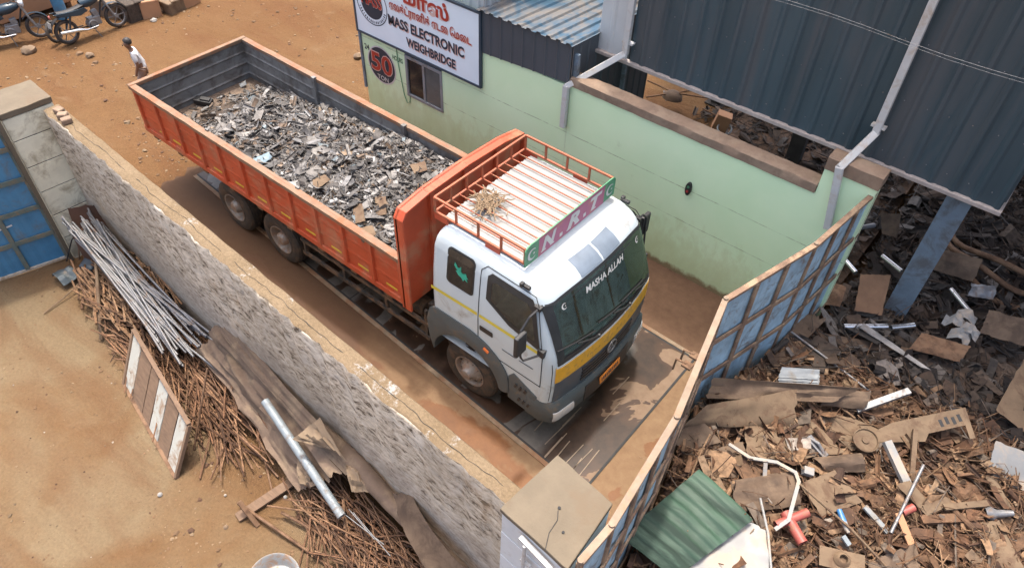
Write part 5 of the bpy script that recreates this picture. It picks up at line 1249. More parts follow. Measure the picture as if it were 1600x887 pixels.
def bar(name, pts, r_, mat, label, cat, n=8, flat=None, group=None):
    s = MB()
    if flat:
        for a, c in zip(pts, pts[1:]): d = (Vector(c)-Vector(a)).normalized()*.01; s.beam(Vector(a)-d, Vector(c)+d, flat[0], flat[1])
    else: s.tube(pts, r_, n)
    return tag(s.build(name, mat, smooth=False if flat else 50), label, cat, group)
quadsheet('tan_sheet', Q((1262, 640, 1.12), (1330, 652, 1.12), (1420, 690, 1.1), (1330, 704, 1.08)), m_tan, 'flat tan sheet running under the slotted plate and the brake disc', 'sheet', .006, .02, 51)
quadsheet('tan_sheet', Q((1102, 706, 1.05), (1160, 690, 1.1), (1176, 742, 1.05), (1120, 748, 1.0)), m_brownsheet, 'brown flat sheet between the green corrugated sheet and the loop of white strip', 'sheet', .006, .02, 52)
bar('white_strip', Q((1140, 694, 1.2), (1172, 715, 1.2), (1214, 722, 1.22), (1243, 738, 1.26), (1248, 752, 1.28), (1232, 812, 1.28), (1212, 826, 1.22)), .01, m_whitesheet, 'long white plastic strip bent into a loop over the scrap', 'strip', flat=(.045, .02))
bar('white_strip', Q((1196, 724, 1.26), (1194, 752, 1.1)), .01, m_whitesheet, 'short white strip standing up beside the loop of white strip', 'strip', flat=(.05, .02))
bar('white_rod', Q((1188, 778, 1.3), (1200, 832, 1.28), (1206, 900, 1.2)), .016, m_whitesheet, 'white round rod lying between the green sheet and the red pipe tee', 'rod')
bar('grey_rod', Q((1443, 726, 1.45), (1392, 832, 1.2)), .02, m_silver, 'straight grey rod leaning steeply in the middle of the scrap', 'rod')
bar('silver_channel', Q((1339, 640, 1.15), (1420, 611, 1.35)), .02, m_silver, 'bright silver channel bar sloping up on the upper edge of the sunlit scrap', 'bar', flat=(.09, .05))
bar('long_thin_pole', Q((1250, 756, 1.3), (1330, 826, 1.25), (1395, 895, 1.15)), .016, m_tan, 'long pale pole running from the notched plate to the bottom edge', 'pole')
bar('steel_pole', Q((1236, 518, 1.1), (1308, 572, 1.05), (1360, 612, 1.0)), .018, m_silver, 'long bright steel pole lying across the shaded scrap from the folding gate', 'pole')
for k, (a, c, lb) in enumerate((((1318, 510), (1386, 510), 'bright steel pipe lying level at the foot of the blue column'), ((1392, 512), (1428, 508), 'short bright pipe end right of the blue column foot'), ((1486, 452), (1514, 486), 'bright pipe sloping down right of the blue column'), ((1318, 404), (1337, 426), 'short chrome pipe at the left of the shaded scrap'), ((1378, 400), (1408, 424), 'chrome pipe lying beside the blue column at mid height'), ((1330, 358), (1366, 352), 'dull pipe lying behind the right end of the green wall'))):
    A = P(*a, .85); B = P(*c, .85); s = MB(); ax = (B-A); s.lathe([(0, .035), (0, .045), (ax.length, .045), (ax.length, .035)], A, ax, 14); tag(s.build('steel_pipe', m_chrome if k != 5 else m_silver, smooth=50), lb, 'pipe', 'bright pipes in the shaded scrap')
s = MB()
for (u, v) in ((1490, 505), (1508, 498), (1512, 520), (1498, 528)): q = P(u, v, .95); s.sheet(lambda i, j: q+Vector(((i-.5)*.3, (j-.5)*.26, .12*nz(i*3, j*3, u)+.1*math.sin(i*3))), 5, 5, .004)
tag(s.build('crumpled_sheet', m_whitesheet), 'crumpled white sheet lying on the shaded scrap below the bright sloping pipe', 'sheet')
# slotted plate
sp_ = [P(1394, 660, 1.25), P(1508, 636, 1.42), P(1524, 684, 1.3), P(1515, 686, 1.28), P(1508, 664, 1.34), P(1452, 676, 1.28), P(1445, 690, 1.2), P(1330, 690, 1.15)]
a = sp_[1]; ux = (sp_[0]-sp_[1]).normalized(); uy = (sp_[2]-sp_[1]); uy = (uy-ux*uy.dot(ux)).normalized()
s = MB(); s.prism([((q-a).dot(ux), (q-a).dot(uy)) for q in sp_], lambda x, y_, d: a+ux*x+uy*y_+ux.cross(uy)*d, -.006, .006); pk = s.build('slotted_plate', m_tan); tag(pk, 'tan plate with a row of square slots and a hooked end on the scrap', 'plate')
s = MB()
for k in range(4): q = a+ux*(.14+.085*k)+uy*(.12+.02*(k % 2)); s.box(q, (.045, .10, .016), Matrix((ux, uy, ux.cross(uy))).transposed())
s.build('slot', m_gap, pk)
c = P(1352, 688, 1.2); s = MB(); ax = Vector((.1, -.25, 1)); s.lathe([(0, .165), (.035, .165), (.04, .15), (.015, .14), (.01, .05), (.03, .045), (.03, 0)], c, ax, 28)
tag(s.build('wheel_hub', m_tan, smooth=35), 'round rusty brake disc with a raised rim lying on the upper scrap', 'disc')
s = MB(); c = P(1316, 874, 1.15); s.lathe([(0, .10), (.05, .07), (.06, .05), (.03, .045)], c, Vector((.1, -.2, 1)), 20); s.box(c-Vector((0, 0, .01)), (.5, .24, .012), rot_m(.1, -.1, .4)); tag(s.build('flange_plate', m_tan, smooth=35), 'tan flange plate with a raised bored boss at the bottom of the scrap', 'plate')
bar('blue_channel', Q((1386, 690, 1.38), (1417, 756, 1.18)), .02, m_whitesheet, 'bluish white box section leaning in the middle of the scrap', 'bar', flat=(.11, .06))
bar('pale_strip', Q((1352, 792, 1.2), (1386, 830, 1.1)), .02, m_pale, 'short bluish white strip right of the spray can', 'strip', flat=(.07, .03))
quadsheet('angle_plate', Q((1400, 758, 1.2), (1420, 750, 1.25), (1462, 796, 1.2), (1448, 806, 1.16)), m_tan, 'left arm of a broken tan angle plate in the middle of the scrap', 'plate', .02, .004, 41)
quadsheet('angle_plate', Q((1448, 806, 1.16), (1440, 790, 1.2), (1478, 776, 1.22), (1488, 786, 1.2)), m_tan, 'right arm of a broken tan angle plate in the middle of the scrap', 'plate', .02, .004, 42)
bar('orange_strip', Q((1404, 802, 1.25), (1424, 850, 1.15)), .02, m_kiosk, 'orange brown flat strip lying below the broken angle plate', 'strip', flat=(.09, .02))
bar('rusty_channel', Q((1440, 812, 1.15), (1532, 808, 1.15)), .02, m_rust, 'long rusty channel lying level right of the broken angle plate', 'bar', flat=(.11, .06))
bar('tan_bar', Q((1476, 792, 1.22), (1542, 786, 1.22)), .02, m_tan, 'tan flat bar lying level above the long rusty channel', 'bar', flat=(.08, .03))
bar('tan_bar', Q((1546, 745, 1.2), (1572, 792, 1.15)), .02, m_tan, 'tan flat bar sloping down beside the white sheet box', 'bar', flat=(.12, .03))
bar('rusty_post', Q((1430, 672, 1.3), (1424, 750, 1.1)), .02, m_tan, 'upright tan post leaning behind the bluish box section', 'post', flat=(.06, .05))
tee = thing('red_pipe_tee', 'faded red pipe tee lying below the loop of white strip', 'pipe fitting', P(1238, 815, 1.15))
for (a_, c_, r_) in (((1226, 800, 1.22), (1254, 848, 1.18), .065), ((1212, 820, 1.2), (1262, 800, 1.24), .055)):
    A = P(*a_); B = P(*c_); s = MB(); s.lathe([(0, r_*.8), (0, r_), ((B-A).length, r_), ((B-A).length, r_*.8)], A, B-A, 18); s.build('tee_run' if r_ > .06 else 'tee_branch', m_redpipe, tee, smooth=40)
A, B = P(1410, 800, 1.2), P(1428, 792, 1.24); s = MB(); s.lathe([(0, 0), (0, .05), ((B-A).length, .05), ((B-A).length, 0)], A, B-A, 14); tag(s.build('red_pipe_stub', m_redpipe, smooth=40), 'short red pipe stub beside the leaning grey rod', 'pipe')
can = thing('spray_can', 'dirty white and blue spray can lying on the scrap right of the red pipe tee', 'can', P(1318, 812, 1.2))
A, B = P(1311, 796, 1.22), P(1326, 832, 1.2); L = (B-A).length; s = MB(); s.lathe([(0, 0), (0, .034), (L*.55, .034), (L*.55, .034)], A, B-A, 16); s.build('can_body', M('can_blue', (.04, .16, .36), .4), can, smooth=40)
s = MB(); s.lathe([(L*.55, .0345), (L*.86, .0345), (L*.92, .024), (L, .02), (L, 0)], A, B-A, 16); s.build('can_shoulder', m_whitesheet, can, smooth=40)
bar('blue_strip', Q((1318, 838, 1.18), (1326, 850, 1.15)), .02, m_bluewhite, 'small pale blue strip below the spray can', 'strip', flat=(.06, .03))
s = MB(); c = P(1262, 736, 1.2); s.box(c, (.13, .1, .1), rot_m(.3, .2, .5)); tag(s.build('white_box', m_whitesheet, bevel=.006), 'small white box lying left of the grey curled lid', 'box')
s = MB(); A, B = P(1262, 682, 1.2), P(1290, 714, 1.12); s.beam(A, B, .1, .06); s.tube([A, (A+B)/2+Vector((0, 0, .08)), B], .025, 8); tag(s.build('chrome_fitting', m_silver, bevel=.01), 'silver and black fitting lying on the flat tan sheet', 'fitting')
s = MB(); c = P(1540, 802, 1.15); s.lathe([(0, .07), (.06, .09), (.12, .05), (.3, .035), (.3, 0)], c, Vector((.8, .5, .3)), 16); tag(s.build('cast_fitting', m_silver, smooth=40), 'grey cast tap fitting lying at the end of the long rusty channel', 'fitting')
# rusty sheets and coils in the shade
for k, (pts, m, lb) in enumerate(((((1200, 592, .95), (1262, 560, .95), (1240, 540, 1.1), (1180, 570, 1.1)), m_brownsheet, 'brown plate between the board and the steel pole at the gate foot'),
    (((1452, 420, .8), (1520, 440, .8), (1535, 405, 1.05), (1468, 388, 1.05)), m_brownsheet, 'wide rusty sheet lying in the shade behind the blue column'),
    (((1420, 545, .95), (1500, 565, .95), (1516, 540, 1.05), (1440, 520, 1.05)), m_rust, 'rusty sheet below the crumpled white sheet in the shade'),
    (((1530, 520, .95), (1600, 540, .95), (1612, 500, 1.1), (1545, 484, 1.1)), m_brownsheet, 'rusty sheet right of the crumpled white sheet in the shade'),
    (((1270, 470, .8), (1312, 480, .8), (1322, 448, .95), (1284, 436, .95)), m_rust, 'small rusty sheet close to the blue gate in the shade'),
    (((1512, 462, .95), (1552, 468, .95), (1556, 448, 1.05), (1518, 442, 1.05)), m_silver, 'grey folded sheet right of the bright sloping pipe'))):
    quadsheet('rusty_sheet', Q(*pts), m, lb, 'sheet', .006, .03, 60+k, curve=.04)
for k in range(3):
    c = P(1580, 372+14*k, .9); pts = [c+Vector((.95*math.cos(a), .95*math.sin(a), .12*math.sin(3*a+k)-.1*k)) for a in np.linspace(2.6+.2*k, 6.0, 22)]
    s = MB(); s.tube(pts, .05, 7); tag(s.build('bent_hoop', m_rust, smooth=60), ['uppermost', 'middle', 'lowest'][k]+' of three big rusty bent hoops deep in the shade behind the cladding end', 'hoop', 'rusty bent hoops')
# things on the shed floor through the gap
s = MB(); q = P(1050, 154, .35); s.lathe([(0, .24), (.1, .22), (.18, .1), (.2, 0)], q, (0, .2, 1), 16); tag(s.build('pale_sack', m_brownsheet, smooth=60), 'pale rounded sack on the shed floor behind the sill', 'sack')
quadsheet('grey_sheet', Q((1036, 142, .4), (1058, 148, .4), (1060, 158, .35), (1040, 158, .35)), m_silver, 'small grey sheet lying on the shed floor left of the pale sack', 'sheet')
s = MB(); q = P(1128, 190, .5); s.box(q, (.32, .25, .4), rot_m(0, .2, .4)); tag(s.build('orange_box', m_kiosk, bevel=.01), 'small orange brown open box on the shed floor behind the sill', 'box')
s = MB(); q = P(1132, 201, .45); s.lathe([(0, .17), (.02, .15), (0, .13), (-.02, .15), (0, .17)], q, (.2, -.3, 1), 22); tag(s.build('pale_ring', m_pale, smooth=60), 'pale ring lying beside the small orange box in the shed', 'ring')
for k in range(5):
    a, c = [((1010, 152), (1090, 140)), ((1012, 126), (1060, 148)), ((1058, 146), (1150, 160)), ((1098, 170), (1150, 196)), ((1250, 262), (1272, 278))][k]
    bar('shed_rod', Q((*a, .5), (*c, .45)), .03 if k == 4 else .018, m_rust if k < 4 else m_silver, ['long dark rod in front of the grey sheet on the shed floor', 'thin dark rod leaning left of the pale sack in the shed', 'long dark rod reaching right from the pale sack in the shed', 'dark rod above the orange box in the shed', 'grey pipe end lying by the right end of the shed opening'][k], 'rod', 8, group='rods on the shed floor')

# ------------------------------------------------------------------ left of the wall: rods, pipe, panel
rg = random.Random(41)
for k in range(46):
    f = k/46; A = Vector((-6.75+rg.uniform(-.35, .25), -3.12-.55*rg.random(), .98+rg.uniform(-.1, .16))); B = Vector((-3.75+rg.uniform(-.35, .5), -3.2-.75*rg.random()-.1, .58+rg.uniform(-.10, .12)))
    m = (A+B)/2+Vector((0, 0, -.03)); s = MB(); s.tube([A, m, B], .017, 8)
    tag(s.build('grey_rod', m_silver, smooth=60), 'straight grey steel rod in the bundle on the rusty rods beside the wall', 'rod', 'bundle of grey steel rods')
for k, (a, c, lb) in enumerate((((130, 375, .95), (250, 506, .5), 'grey rod lying apart, left of the grey rod bundle'), ((148, 352, 1.0), (232, 478, .6), 'grey rod lying crosswise on the left of the grey rod bundle'), ((293, 541, .6), (368, 600, .5), 'grey angle bar lying on the thin rusty rods below the bundle'), ((150, 410, .8), (158, 530, .05), 'pale wooden stick leaning against the left end of the rod stubs'))):
    bar('loose_rod', Q(a, c), .017 if k < 3 else .03, m_silver if k < 3 else m_tan, lb, 'rod' if k < 3 else 'stick')
# stubs and rusty rods
mb = MB(); rg = random.Random(43)
def HB(x, y_):  # height of the rod bank, highest against the wall
    e = max(0, min(1, (y_+4.55+.2*nz(x*.8, 2))/1.2)); return .03+.55*e
for k in range(260):
    mb.tint = pick(rg, [(.5, (.34, .215, .12)), (.3, (.42, .29, .18)), (.2, (.2, .115, .065))])
    x, y_ = rg.uniform(-6.3, -4.6), rg.uniform(-4.1, -3.15); z = HB(x, y_)+rg.uniform(-.1, .14); a = rg.gauss(-.12, .28); L = rg.uniform(.4, 1.0)
    d = Vector((math.cos(a), math.sin(a), rg.gauss(-.1, .12)))*L/2; c = Vector((x, y_, z)); mb.tube([c-d, c+d], rg.uniform(.012, .02), 6)
o = mb.build('rod_stubs', m_tintr, fixn=False); tag(o, 'thick bank of short tan rod stubs under the left end of the grey rods', 'rods', None, 'stuff')
def rods(x0, x1, y0, y1, n, seed, zf, amean, aspread, L0, L1, r0, r1, name, label, single_n, slabel, group):
    rg = random.Random(seed); mb = MB()
    for k in range(n+single_n):
        t_ = pick(rg, [(.4, (.31, .18, .105)), (.4, (.42, .27, .165)), (.2, (.15, .085, .05))]); x, y_ = rg.uniform(x0, x1), rg.uniform(y0, y1); z = max(.03, zf(x, y_)*rg.uniform(.25, 1.0)+(.06 if k >= n else 0))
        a = rg.gauss(amean, aspread); L = rg.uniform(L0, L1); d = Vector((math.cos(a), math.sin(a), rg.gauss(-.04, .05)))*L/2; c = Vector((x, y_, z)); sd = Vector((-d.y, d.x, 0))*rg.gauss(0, .035)
        A, B = c-d, c+d; A.z = max(A.z, .015); B.z = max(B.z, .015)
        lim = lambda q: Vector((q.x, min(q.y, -3.14-.0466*(q.x+7.3)-.08), q.z)); pts = [lim(A), lim(c-d*.4+sd*.6), lim(c+d*.3+sd), lim(B)]
        if k < n: mb.tint = t_; mb.tube(pts, rg.uniform(r0, r1), 5)
        else:
            s = MB(); s.tint = t_; s.tube(pts, rg.uniform(r0, r1)*1.1, 6); tag(s.build('rusty_rod', m_tintr, smooth=60), slabel, 'rod', group)
    tag(mb.build(name, m_tintr, fixn=False), label, 'rods', None, 'stuff')
rods(-4.9, -1.9, -4.3, -3.35, 280, 51, lambda x, y_: .06+.42*max(0, min(1, (y_+4.5)/1.1)), -.22, .33, .7, 1.9, .008, .013, 'rusty_rod_pile', 'tangled bank of thin rusty rods behind the striped wooden panel', 60, 'thin rusty rod lying on the tangled bank behind the striped panel', 'rusty rods behind the striped panel')
rods(-.2, 2.3, -4.3, -3.65, 230, 57, lambda x, y_: .05+.38*max(0, min(1, (y_+4.5)/.8)), -.25, .4, .6, 1.6, .007, .012, 'rusty_rod_pile', 'tangled bank of thin rusty rods at the foot of the wall near the gate pillar', 50, 'thin rusty rod lying on the bank near the gate pillar', 'rusty rods near the gate pillar')
for k, (a, c, lb) in enumerate((((330, 625), (435, 745), 'thin rusty rod reaching out of the tangled bank over bare dirt'), ((380, 640), (470, 735), 'rusty rod lying parallel to the wall near the wooden batten'), ((400, 660), (425, 765), 'rusty rod crossing two others on bare dirt'), ((372, 785), (520, 887), 'long rusty bar lying on the dirt beside the white tub'), ((440, 800), (620, 900), 'rusty bar lying beside the long rusty bar near the white tub'))):
    bar('rusty_bar', Q((*a, .12), (*c, .05)), .014 if k < 3 else .022, m_rust, lb, 'rod')
bar('wooden_batten', Q((372, 808, .05), (478, 738, .09)), .02, m_wood, 'flat wooden batten lying across the dirt below the rusty rods', 'batten', flat=(.14, .035))
bar('angle_bar', Q((374, 784, .3), (402, 820, .02)), .02, m_rust, 'short dark rusty pipe sticking up out of the dirt beside the wooden batten', 'pipe', flat=(.06, .06))
bar('leaning_pipe', Q((324, 575, .98), (303, 702, .03)), .016, m_rust, 'thin rusty pipe standing upright beside the lower end of the striped panel', 'pipe')
bar('blue_pipe', Q((414, 626, 1.02), (534, 806, .52)), .058, m_bluewhite, 'pale blue straight pipe lying down the slope of the rod bank', 'pipe', 14)
# striped panel leaning on the rods
pa, pb = P(194, 600, .02), P(275, 746, .02); pc, pd = P(296, 664, .66), P(209, 516, .66)
pn = thing('striped_panel', 'panel of brown and white upright planks standing on edge in front of the rod pile', 'panel', (pa+pb)/2)
W6 = [0, .16, .36, .50, .66, .84, 1.0]
for k in range(6):
    f0, f1 = W6[k]+.006, W6[k+1]-.006; pts = [pa.lerp(pb, f0), pa.lerp(pb, f1), pd.lerp(pc, f1), pd.lerp(pc, f0)]
    quadsheet('plank', pts, m_plankwhite if k in (0, 3, 5) else m_wood, None, None, .03, .004, k, 4, 6, parent=None)
    o = bpy.data.objects[[o_.name for o_ in bpy.data.objects if o_.name.startswith('plank')][-1]]
PL = [o_ for o_ in bpy.data.objects if o_.name.startswith('plank')]
for o in PL:
    for v in o.data.vertices: v.co -= pn.location
    o.parent = pn
nrm = (pb-pa).cross(pd-pa).normalized()
s = MB(); s.beam(pd+Vector((0, 0, .02)), pc+Vector((0, 0, .02)), .06, .04); s.build('panel_rail', m_wood, pn)
s = MB(); s.beam(pa, pb, .06, .04); s.build('panel_rail', m_rust, pn)
s = MB(); s.beam(pb, pc, .05, .05, tuple(nrm)); s.build('panel_stile', m_wood, pn)
s = MB(); s.beam(pa, pd, .05, .05, tuple(nrm)); s.build('panel_stile', m_wood, pn)
# rolled and curled rust sheets along the wall
def curlsheet(name, path, r_, a0, a1, mat, label, n=40, seed=0, flare=.15):
    P_ = [Vector(q) for q in path]
    def at_(f):
        k = f*(len(P_)-1); i = min(int(k), len(P_)-2); return P_[i].lerp(P_[i+1], k-i)
    d = (P_[-1]-P_[0]).normalized(); sd = d.cross(Vector((0, 0, 1))).normalized(); u_ = sd.cross(d)
    def f(i, j):
        a = a0+(a1-a0)*j; q = r_*(1+flare*nz(i*3+seed, j*1.5, seed)+.08*nz(i*12, j*5, seed)); e = .12*nz(j*5, seed, 2)*(1 if i in (0, 1) else 0)
        return at_(min(1, max(0, i)))+sd*(math.cos(a)*q)+u_*(math.sin(a)*q)+d*e
    s = MB(); s.sheet(f, n, 14, .005); return tag(s.build(name, mat, smooth=60), label, 'sheet')
m_roll = M('rolled_rust_sheet', (.135, .092, .063), .85, 0, .25, 3, .2, 30, (.21, .15, .095), .42, 2.5)
m_flap = M('tan_flap', (.21, .15, .095), .85, 0, .15, 4, .2)
quadsheet('curled_sheet', Q((308, 552, .55), (340, 508, .95), (535, 738, .85), (466, 768, .3)), m_roll, 'wide brown sheet lying along the wall under the pale blue pipe', 'sheet', .005, .09, 3, 30, 14, curve=-.06)
quadsheet('folded_strip', Q((344, 520, 1.0), (356, 502, 1.12), (566, 730, 1.05), (540, 742, .85)), m_roll, 'narrow folded brown strip between the wide brown sheet and the wall', 'sheet', .005, .03, 9, 20, 6, curve=.05)
curlsheet('rolled_sheet', Q((496, 668, 1.02), (560, 728, .95), (618, 792, .85), (668, 842, .75)), .115, .1, 2.75, m_roll, 'torn brown sheet rolled half round along the wall beside the pale blue pipe', seed=8, flare=.3)
curlsheet('rolled_sheet', Q((618, 790, .7), (690, 850, .62), (760, 925, .5)), .10, -.2, 2.2, m_roll, 'narrow curled brown sheet along the wall nearest the gate pillar', seed=11)
quadsheet('torn_flap', Q((457, 686, 1.12), (500, 652, 1.3), (542, 720, 1.15), (520, 700, 1.0)), m_flap, 'torn tan flap curling up over the middle of the pale blue pipe', 'sheet', .004, .05, 3, curve=.06)
quadsheet('torn_flap', Q((540, 726, 1.05), (566, 736, 1.0), (578, 768, .9), (550, 768, .85)), m_flap, 'torn tan flap hanging below the rolled sheet beside the wall', 'sheet', .004, .04, 5, curve=.04)
quadsheet('torn_flap', Q((464, 716, .62), (484, 738, .6), (490, 760, .45), (468, 754, .45)), m_flap, 'tan torn edge hanging below the wide brown sheet next to the pale blue pipe', 'sheet', .004, .03, 7, curve=.02)
quadsheet('half_drum', Q((612, 770, .95), (645, 772, 1.15), (748, 905, 1.0), (700, 930, .7)), m_brownsheet, 'half round brown drum shell leaning on the wall at the bottom', 'drum', .008, .006, 7, 14, 10, curve=.12)
# dark niche items by the block pillar
s = MB(); c = P(140, 385, .42); s.lathe([(-.4, 0), (-.4, .26), (-.38, .28), (.36, .28), (.4, .27), (.4, .24), (.36, .24), (.36, 0)], Vector((-6.95, -3.32, .42)), (0, 0, 1), 26); tag(s.build('rusty_drum', M('drum_brown', (.085, .04, .022), .85, 0, .3, 5, .2), smooth=40), 'dark rusty drum standing in the corner between block pillar and wall', 'drum')
quadsheet('dark_sheet', Q((106, 325, 1.1), (160, 318, 1.15), (178, 392, .35), (132, 402, .3)), M('niche_brown', (.075, .035, .02), .9, 0, .3, 4), 'dark brown sheet leaning in the corner beside the block pillar', 'sheet', .006, .02, 4)
bar('bent_wire', Q((104, 408, .1), (112, 375, .5), (125, 358, .75), (132, 352, .8)), .012, m_black, 'dark bent wire rising beside the block pillar foot', 'wire')
bar('bent_wire', Q((124, 405, .15), (122, 375, .5), (134, 345, .9)), .012, m_rust, 'rusty bent wire right of the dark bent wire by the pillar', 'wire')
bar('bent_bar', Q((122, 420, .35), (135, 440, .3), (148, 480, .1)), .035, m_rust, 'bent rusty bar lying at the left end of the rod stubs', 'bar')
bar('pale_twig', Q((68, 490, .02), (100, 465, .06), (122, 444, .12)), .010, m_tan, 'pale crooked twig lying on the dirt left of the rod stubs', 'twig')
s = MB(); q = P(104, 432, .1); s.sheet(lambda i, j: q+Vector(((i-.5)*.4, (j-.5)*.3, .14*math.sin(i*3)+.06*nz(i*3, j*3))), 6, 6, .01); tag(s.build('grey_rag', m_greypl), 'grey crumpled rubber piece on the dirt by the block pillar foot', 'rubber')
s = MB(); q = P(140, 415, .2); s.box(q, (.26, .2, .14), rot_m(.2, .1, .4)); tag(s.build('blue_box', m_greyblue, bevel=.02), 'small blue grey box by the foot of the block pillar', 'box')
# tub at the bottom
tub = thing('tub', 'white and rust stained shallow tub standing on the dirt below the rusty bars', 'tub', P(432, 905, .15))
s = MB(); c = P(432, 912, .1); s.lathe([(0, 0), (0, .24), (.06, .28), (.2, .30), (.215, .315), (.20, .325), (.19, .31)], c, (.1, -.05, 1), 28); s.build('tub_shell', M('tub_white', (.3, .31, .3), .5, 0, .06, 4, .05, 40, (.36, .2, .1), .38, 7), tub, smooth=40)
for k, (u, v, r_, m) in enumerate(((446, 776, .028, m_whitesheet), (353, 823, .035, m_stone), (250, 772, .035, m_whitesheet), (352, 773, .02, m_whitesheet))):
    s = MB(); q = P(u, v, .02); vs = []
    s.lathe([(-r_*.6, 0), (-r_*.5, r_*.7), (0, r_), (r_*.6, r_*.7), (r_*.8, 0)], q, (.2, .1, 1), 9); tag(s.build('bottle_lid' if k == 0 else 'pebble', m, smooth=50), ['round white cap lying on the dirt below the wooden batten', 'pinkish pebble on the dirt left of the long rusty bar', 'white crumpled scrap on the bare dirt in front of the striped panel', 'tiny white chip on the dirt beside the short rusty pipe'][k], ['cap', 'pebble', 'litter', 'litter'][k])
bar('bent_hook', Q((460, 770, .08), (470, 790, .1), (500, 830, .08)), .01, m_tan, 'hooked pale wire on the dirt right of the wooden batten', 'wire')
for k, (a, c) in enumerate((((535, 800), (600, 850)), ((545, 795), (585, 842)), ((552, 800), (610, 868)))):
    bar('bright_wire', Q((*a, .5), (*c, .45)), .006, m_silver, ['lowest of three bright wires below the blue pipe end', 'shortest of three bright wires below the blue pipe end', 'longest of three bright wires below the blue pipe end'][k], 'wire', group='bright wires')

# ------------------------------------------------------------------ far side of the road: motorcycles, boy, kiosk, rubble
def make_bike(label, loc, rz):
    b_ = thing('motorcycle', label, 'motorcycle', (0, 0, 0), 'motorcycles parked by the road')
    for x, nm in ((-.65, 'rear_wheel'), (.65, 'front_wheel')):
        wh = bpy.data.objects.new(nm, None); COL.objects.link(wh); wh.parent = b_
        s = MB(); wd = .055 if x < 0 else .045; s.lathe([(-wd*.6, .22), (-wd, .25), (-wd*.8, .285), (0, .30), (wd*.8, .285), (wd, .25), (wd*.6, .22)], (x, 0, .30), (0, 1, 0), 28); s.build('tyre', m_tyre, wh, smooth=60)
        s = MB(); s.lathe([(-.03, .225), (-.015, .21), (.015, .21), (.03, .225)], (x, 0, .30), (0, 1, 0), 24); s.lathe([(-.05, .0), (-.05, .05), (.05, .05), (.05, 0)], (x, 0, .30), (0, 1, 0), 12)
        for k in range(6): a = k*math.pi/3; s.beam((x+.04*math.cos(a), 0, .3+.04*math.sin(a)), (x+.215*math.cos(a), 0, .3+.215*math.sin(a)), .02, .014, (0, 1, 0))
        s.build('rim', m_silver, wh, smooth=40)
    s = MB(); s.tube([(.46, 0, .88), (.2, 0, .78), (-.25, 0, .68), (-.7, 0, .78)], .025, 8); s.tube([(.44, 0, .8), (.25, 0, .4), (.0, 0, .22), (-.2, 0, .28)], .022, 8)
    for sd in (-1, 1): s.tube([(-.2, sd*.07, .3), (-.65, sd*.09, .30)], .018, 6); s.tube([(-.6, sd*.11, .32), (-.45, sd*.12, .68)], .025, 8)
    s.build('frame', m_black, b_)
    s = MB(); s.box((.08, 0, .36), (.3, .2, .22)); s.lathe([(-.13, .1), (-.1, .12), (.1, .12), (.13, .1)], (.0, 0, .3), (0, 1, 0), 16); s.box((.16, 0, .53), (.15, .14, .16), rot_m(0, -.2, 0)); s.build('engine', m_silver, b_, bevel=.02)
    s = MB(); n = 12
    for i in range(1): pass
    def tank(i, j):
        a = 2*math.pi*j; x = -.10+.52*i; w_ = .15*math.sin(math.pi*min(1, .15+.8*i))**.6; h = .13*math.sin(math.pi*min(1, .18+.78*i))**.6; return (x, w_*math.cos(a), .82+.05*i+h*math.sin(a))
    s.grid(tank, 12, 16); s.build('fuel_tank', m_biketeal, b_, smooth=60)
    s = MB(); s.sheet(lambda i, j: (-.72+.66*i, (-.5+j)*(.2+.06*i), .80+.02*i-.05*math.sin(math.pi*i)*.8+.03*math.sin(math.pi*j)), 10, 6, .07); s.build('seat', m_black, b_, smooth=60)
    for sd in (-1, 1):
        s = MB(); s.prism([(-.82, .80), (-.7, .70), (-.2, .60), (.0, .66), (-.06, .76), (-.4, .76)], lambda a, c, d: (a, sd*d, c), .10, .135); s.build('side_cover', m_biketeal, b_, bevel=.01)
        s = MB(); s.tube([(.60, sd*.075, .30), (.50, sd*.075, .62), (.40, sd*.075, .98)], .024, 8); s.build('fork', m_silver, b_)
        s = MB(); s.tube([(.36, sd*.04, 1.0), (.34, sd*.2, 1.06), (.24, sd*.36, 1.04)], .014, 6); s.tube([(.28, sd*.28, 1.05), (.22, sd*.38, 1.035)], .02, 8); s.tube([(.3, sd*.24, 1.06), (.3, sd*.3, 1.2)], .007, 5); s.box((.3, sd*.31, 1.22), (.02, .1, .07)); s.build('handlebar', m_black, b_)
    s = MB(); s.lathe([(-.1, .05), (-.03, .09), (.02, .095), (.03, .08), (.035, 0)], (.5, 0, .9), (1, 0, -.1), 16); s.build('headlight', m_lamp, b_, smooth=50)
    s = MB(); s.sheet(lambda i, j: (.62+.34*math.cos(R(20+120*i)), (j-.5)*.11, .30+.34*math.sin(R(20+120*i))+.01*math.sin(math.pi*j)), 10, 3, .006); s.build('front_mudguard', m_biketeal, b_, smooth=60)
    s = MB(); s.sheet(lambda i, j: (-.65+.35*math.cos(R(75+95*i)), (j-.5)*.14, .32+.36*math.sin(R(75+95*i))), 10, 3, .006); s.build('rear_mudguard', m_black, b_, smooth=60)
    s = MB(); s.tube([(.1, -.12, .24), (-.2, -.15, .24), (-.4, -.17, .30), (-.85, -.18, .36)], [.022, .025, .045, .05], 10); s.build('exhaust', m_chrome, b_, smooth=60)
    s = MB(); s.box((-.97, 0, .56), (.015, .2, .13), rot_m(0, .25, 0)); s.build('number_plate', m_whitesheet, b_)
    s = MB(); s.lathe([(0, .05), (.03, .045), (.04, 0)], (-.88, 0, .74), (-1, 0, 0), 12); s.build('tail_light', m_redpipe, b_)
    s = MB(); s.tube([(-.05, -.1, .28), (.02, -.3, .0)], .012, 6); s.build('side_stand', m_black, b_)
    return b_
bk = make_bike('dark teal motorcycle seen whole, parked in front of the brown kiosk', None, 0)
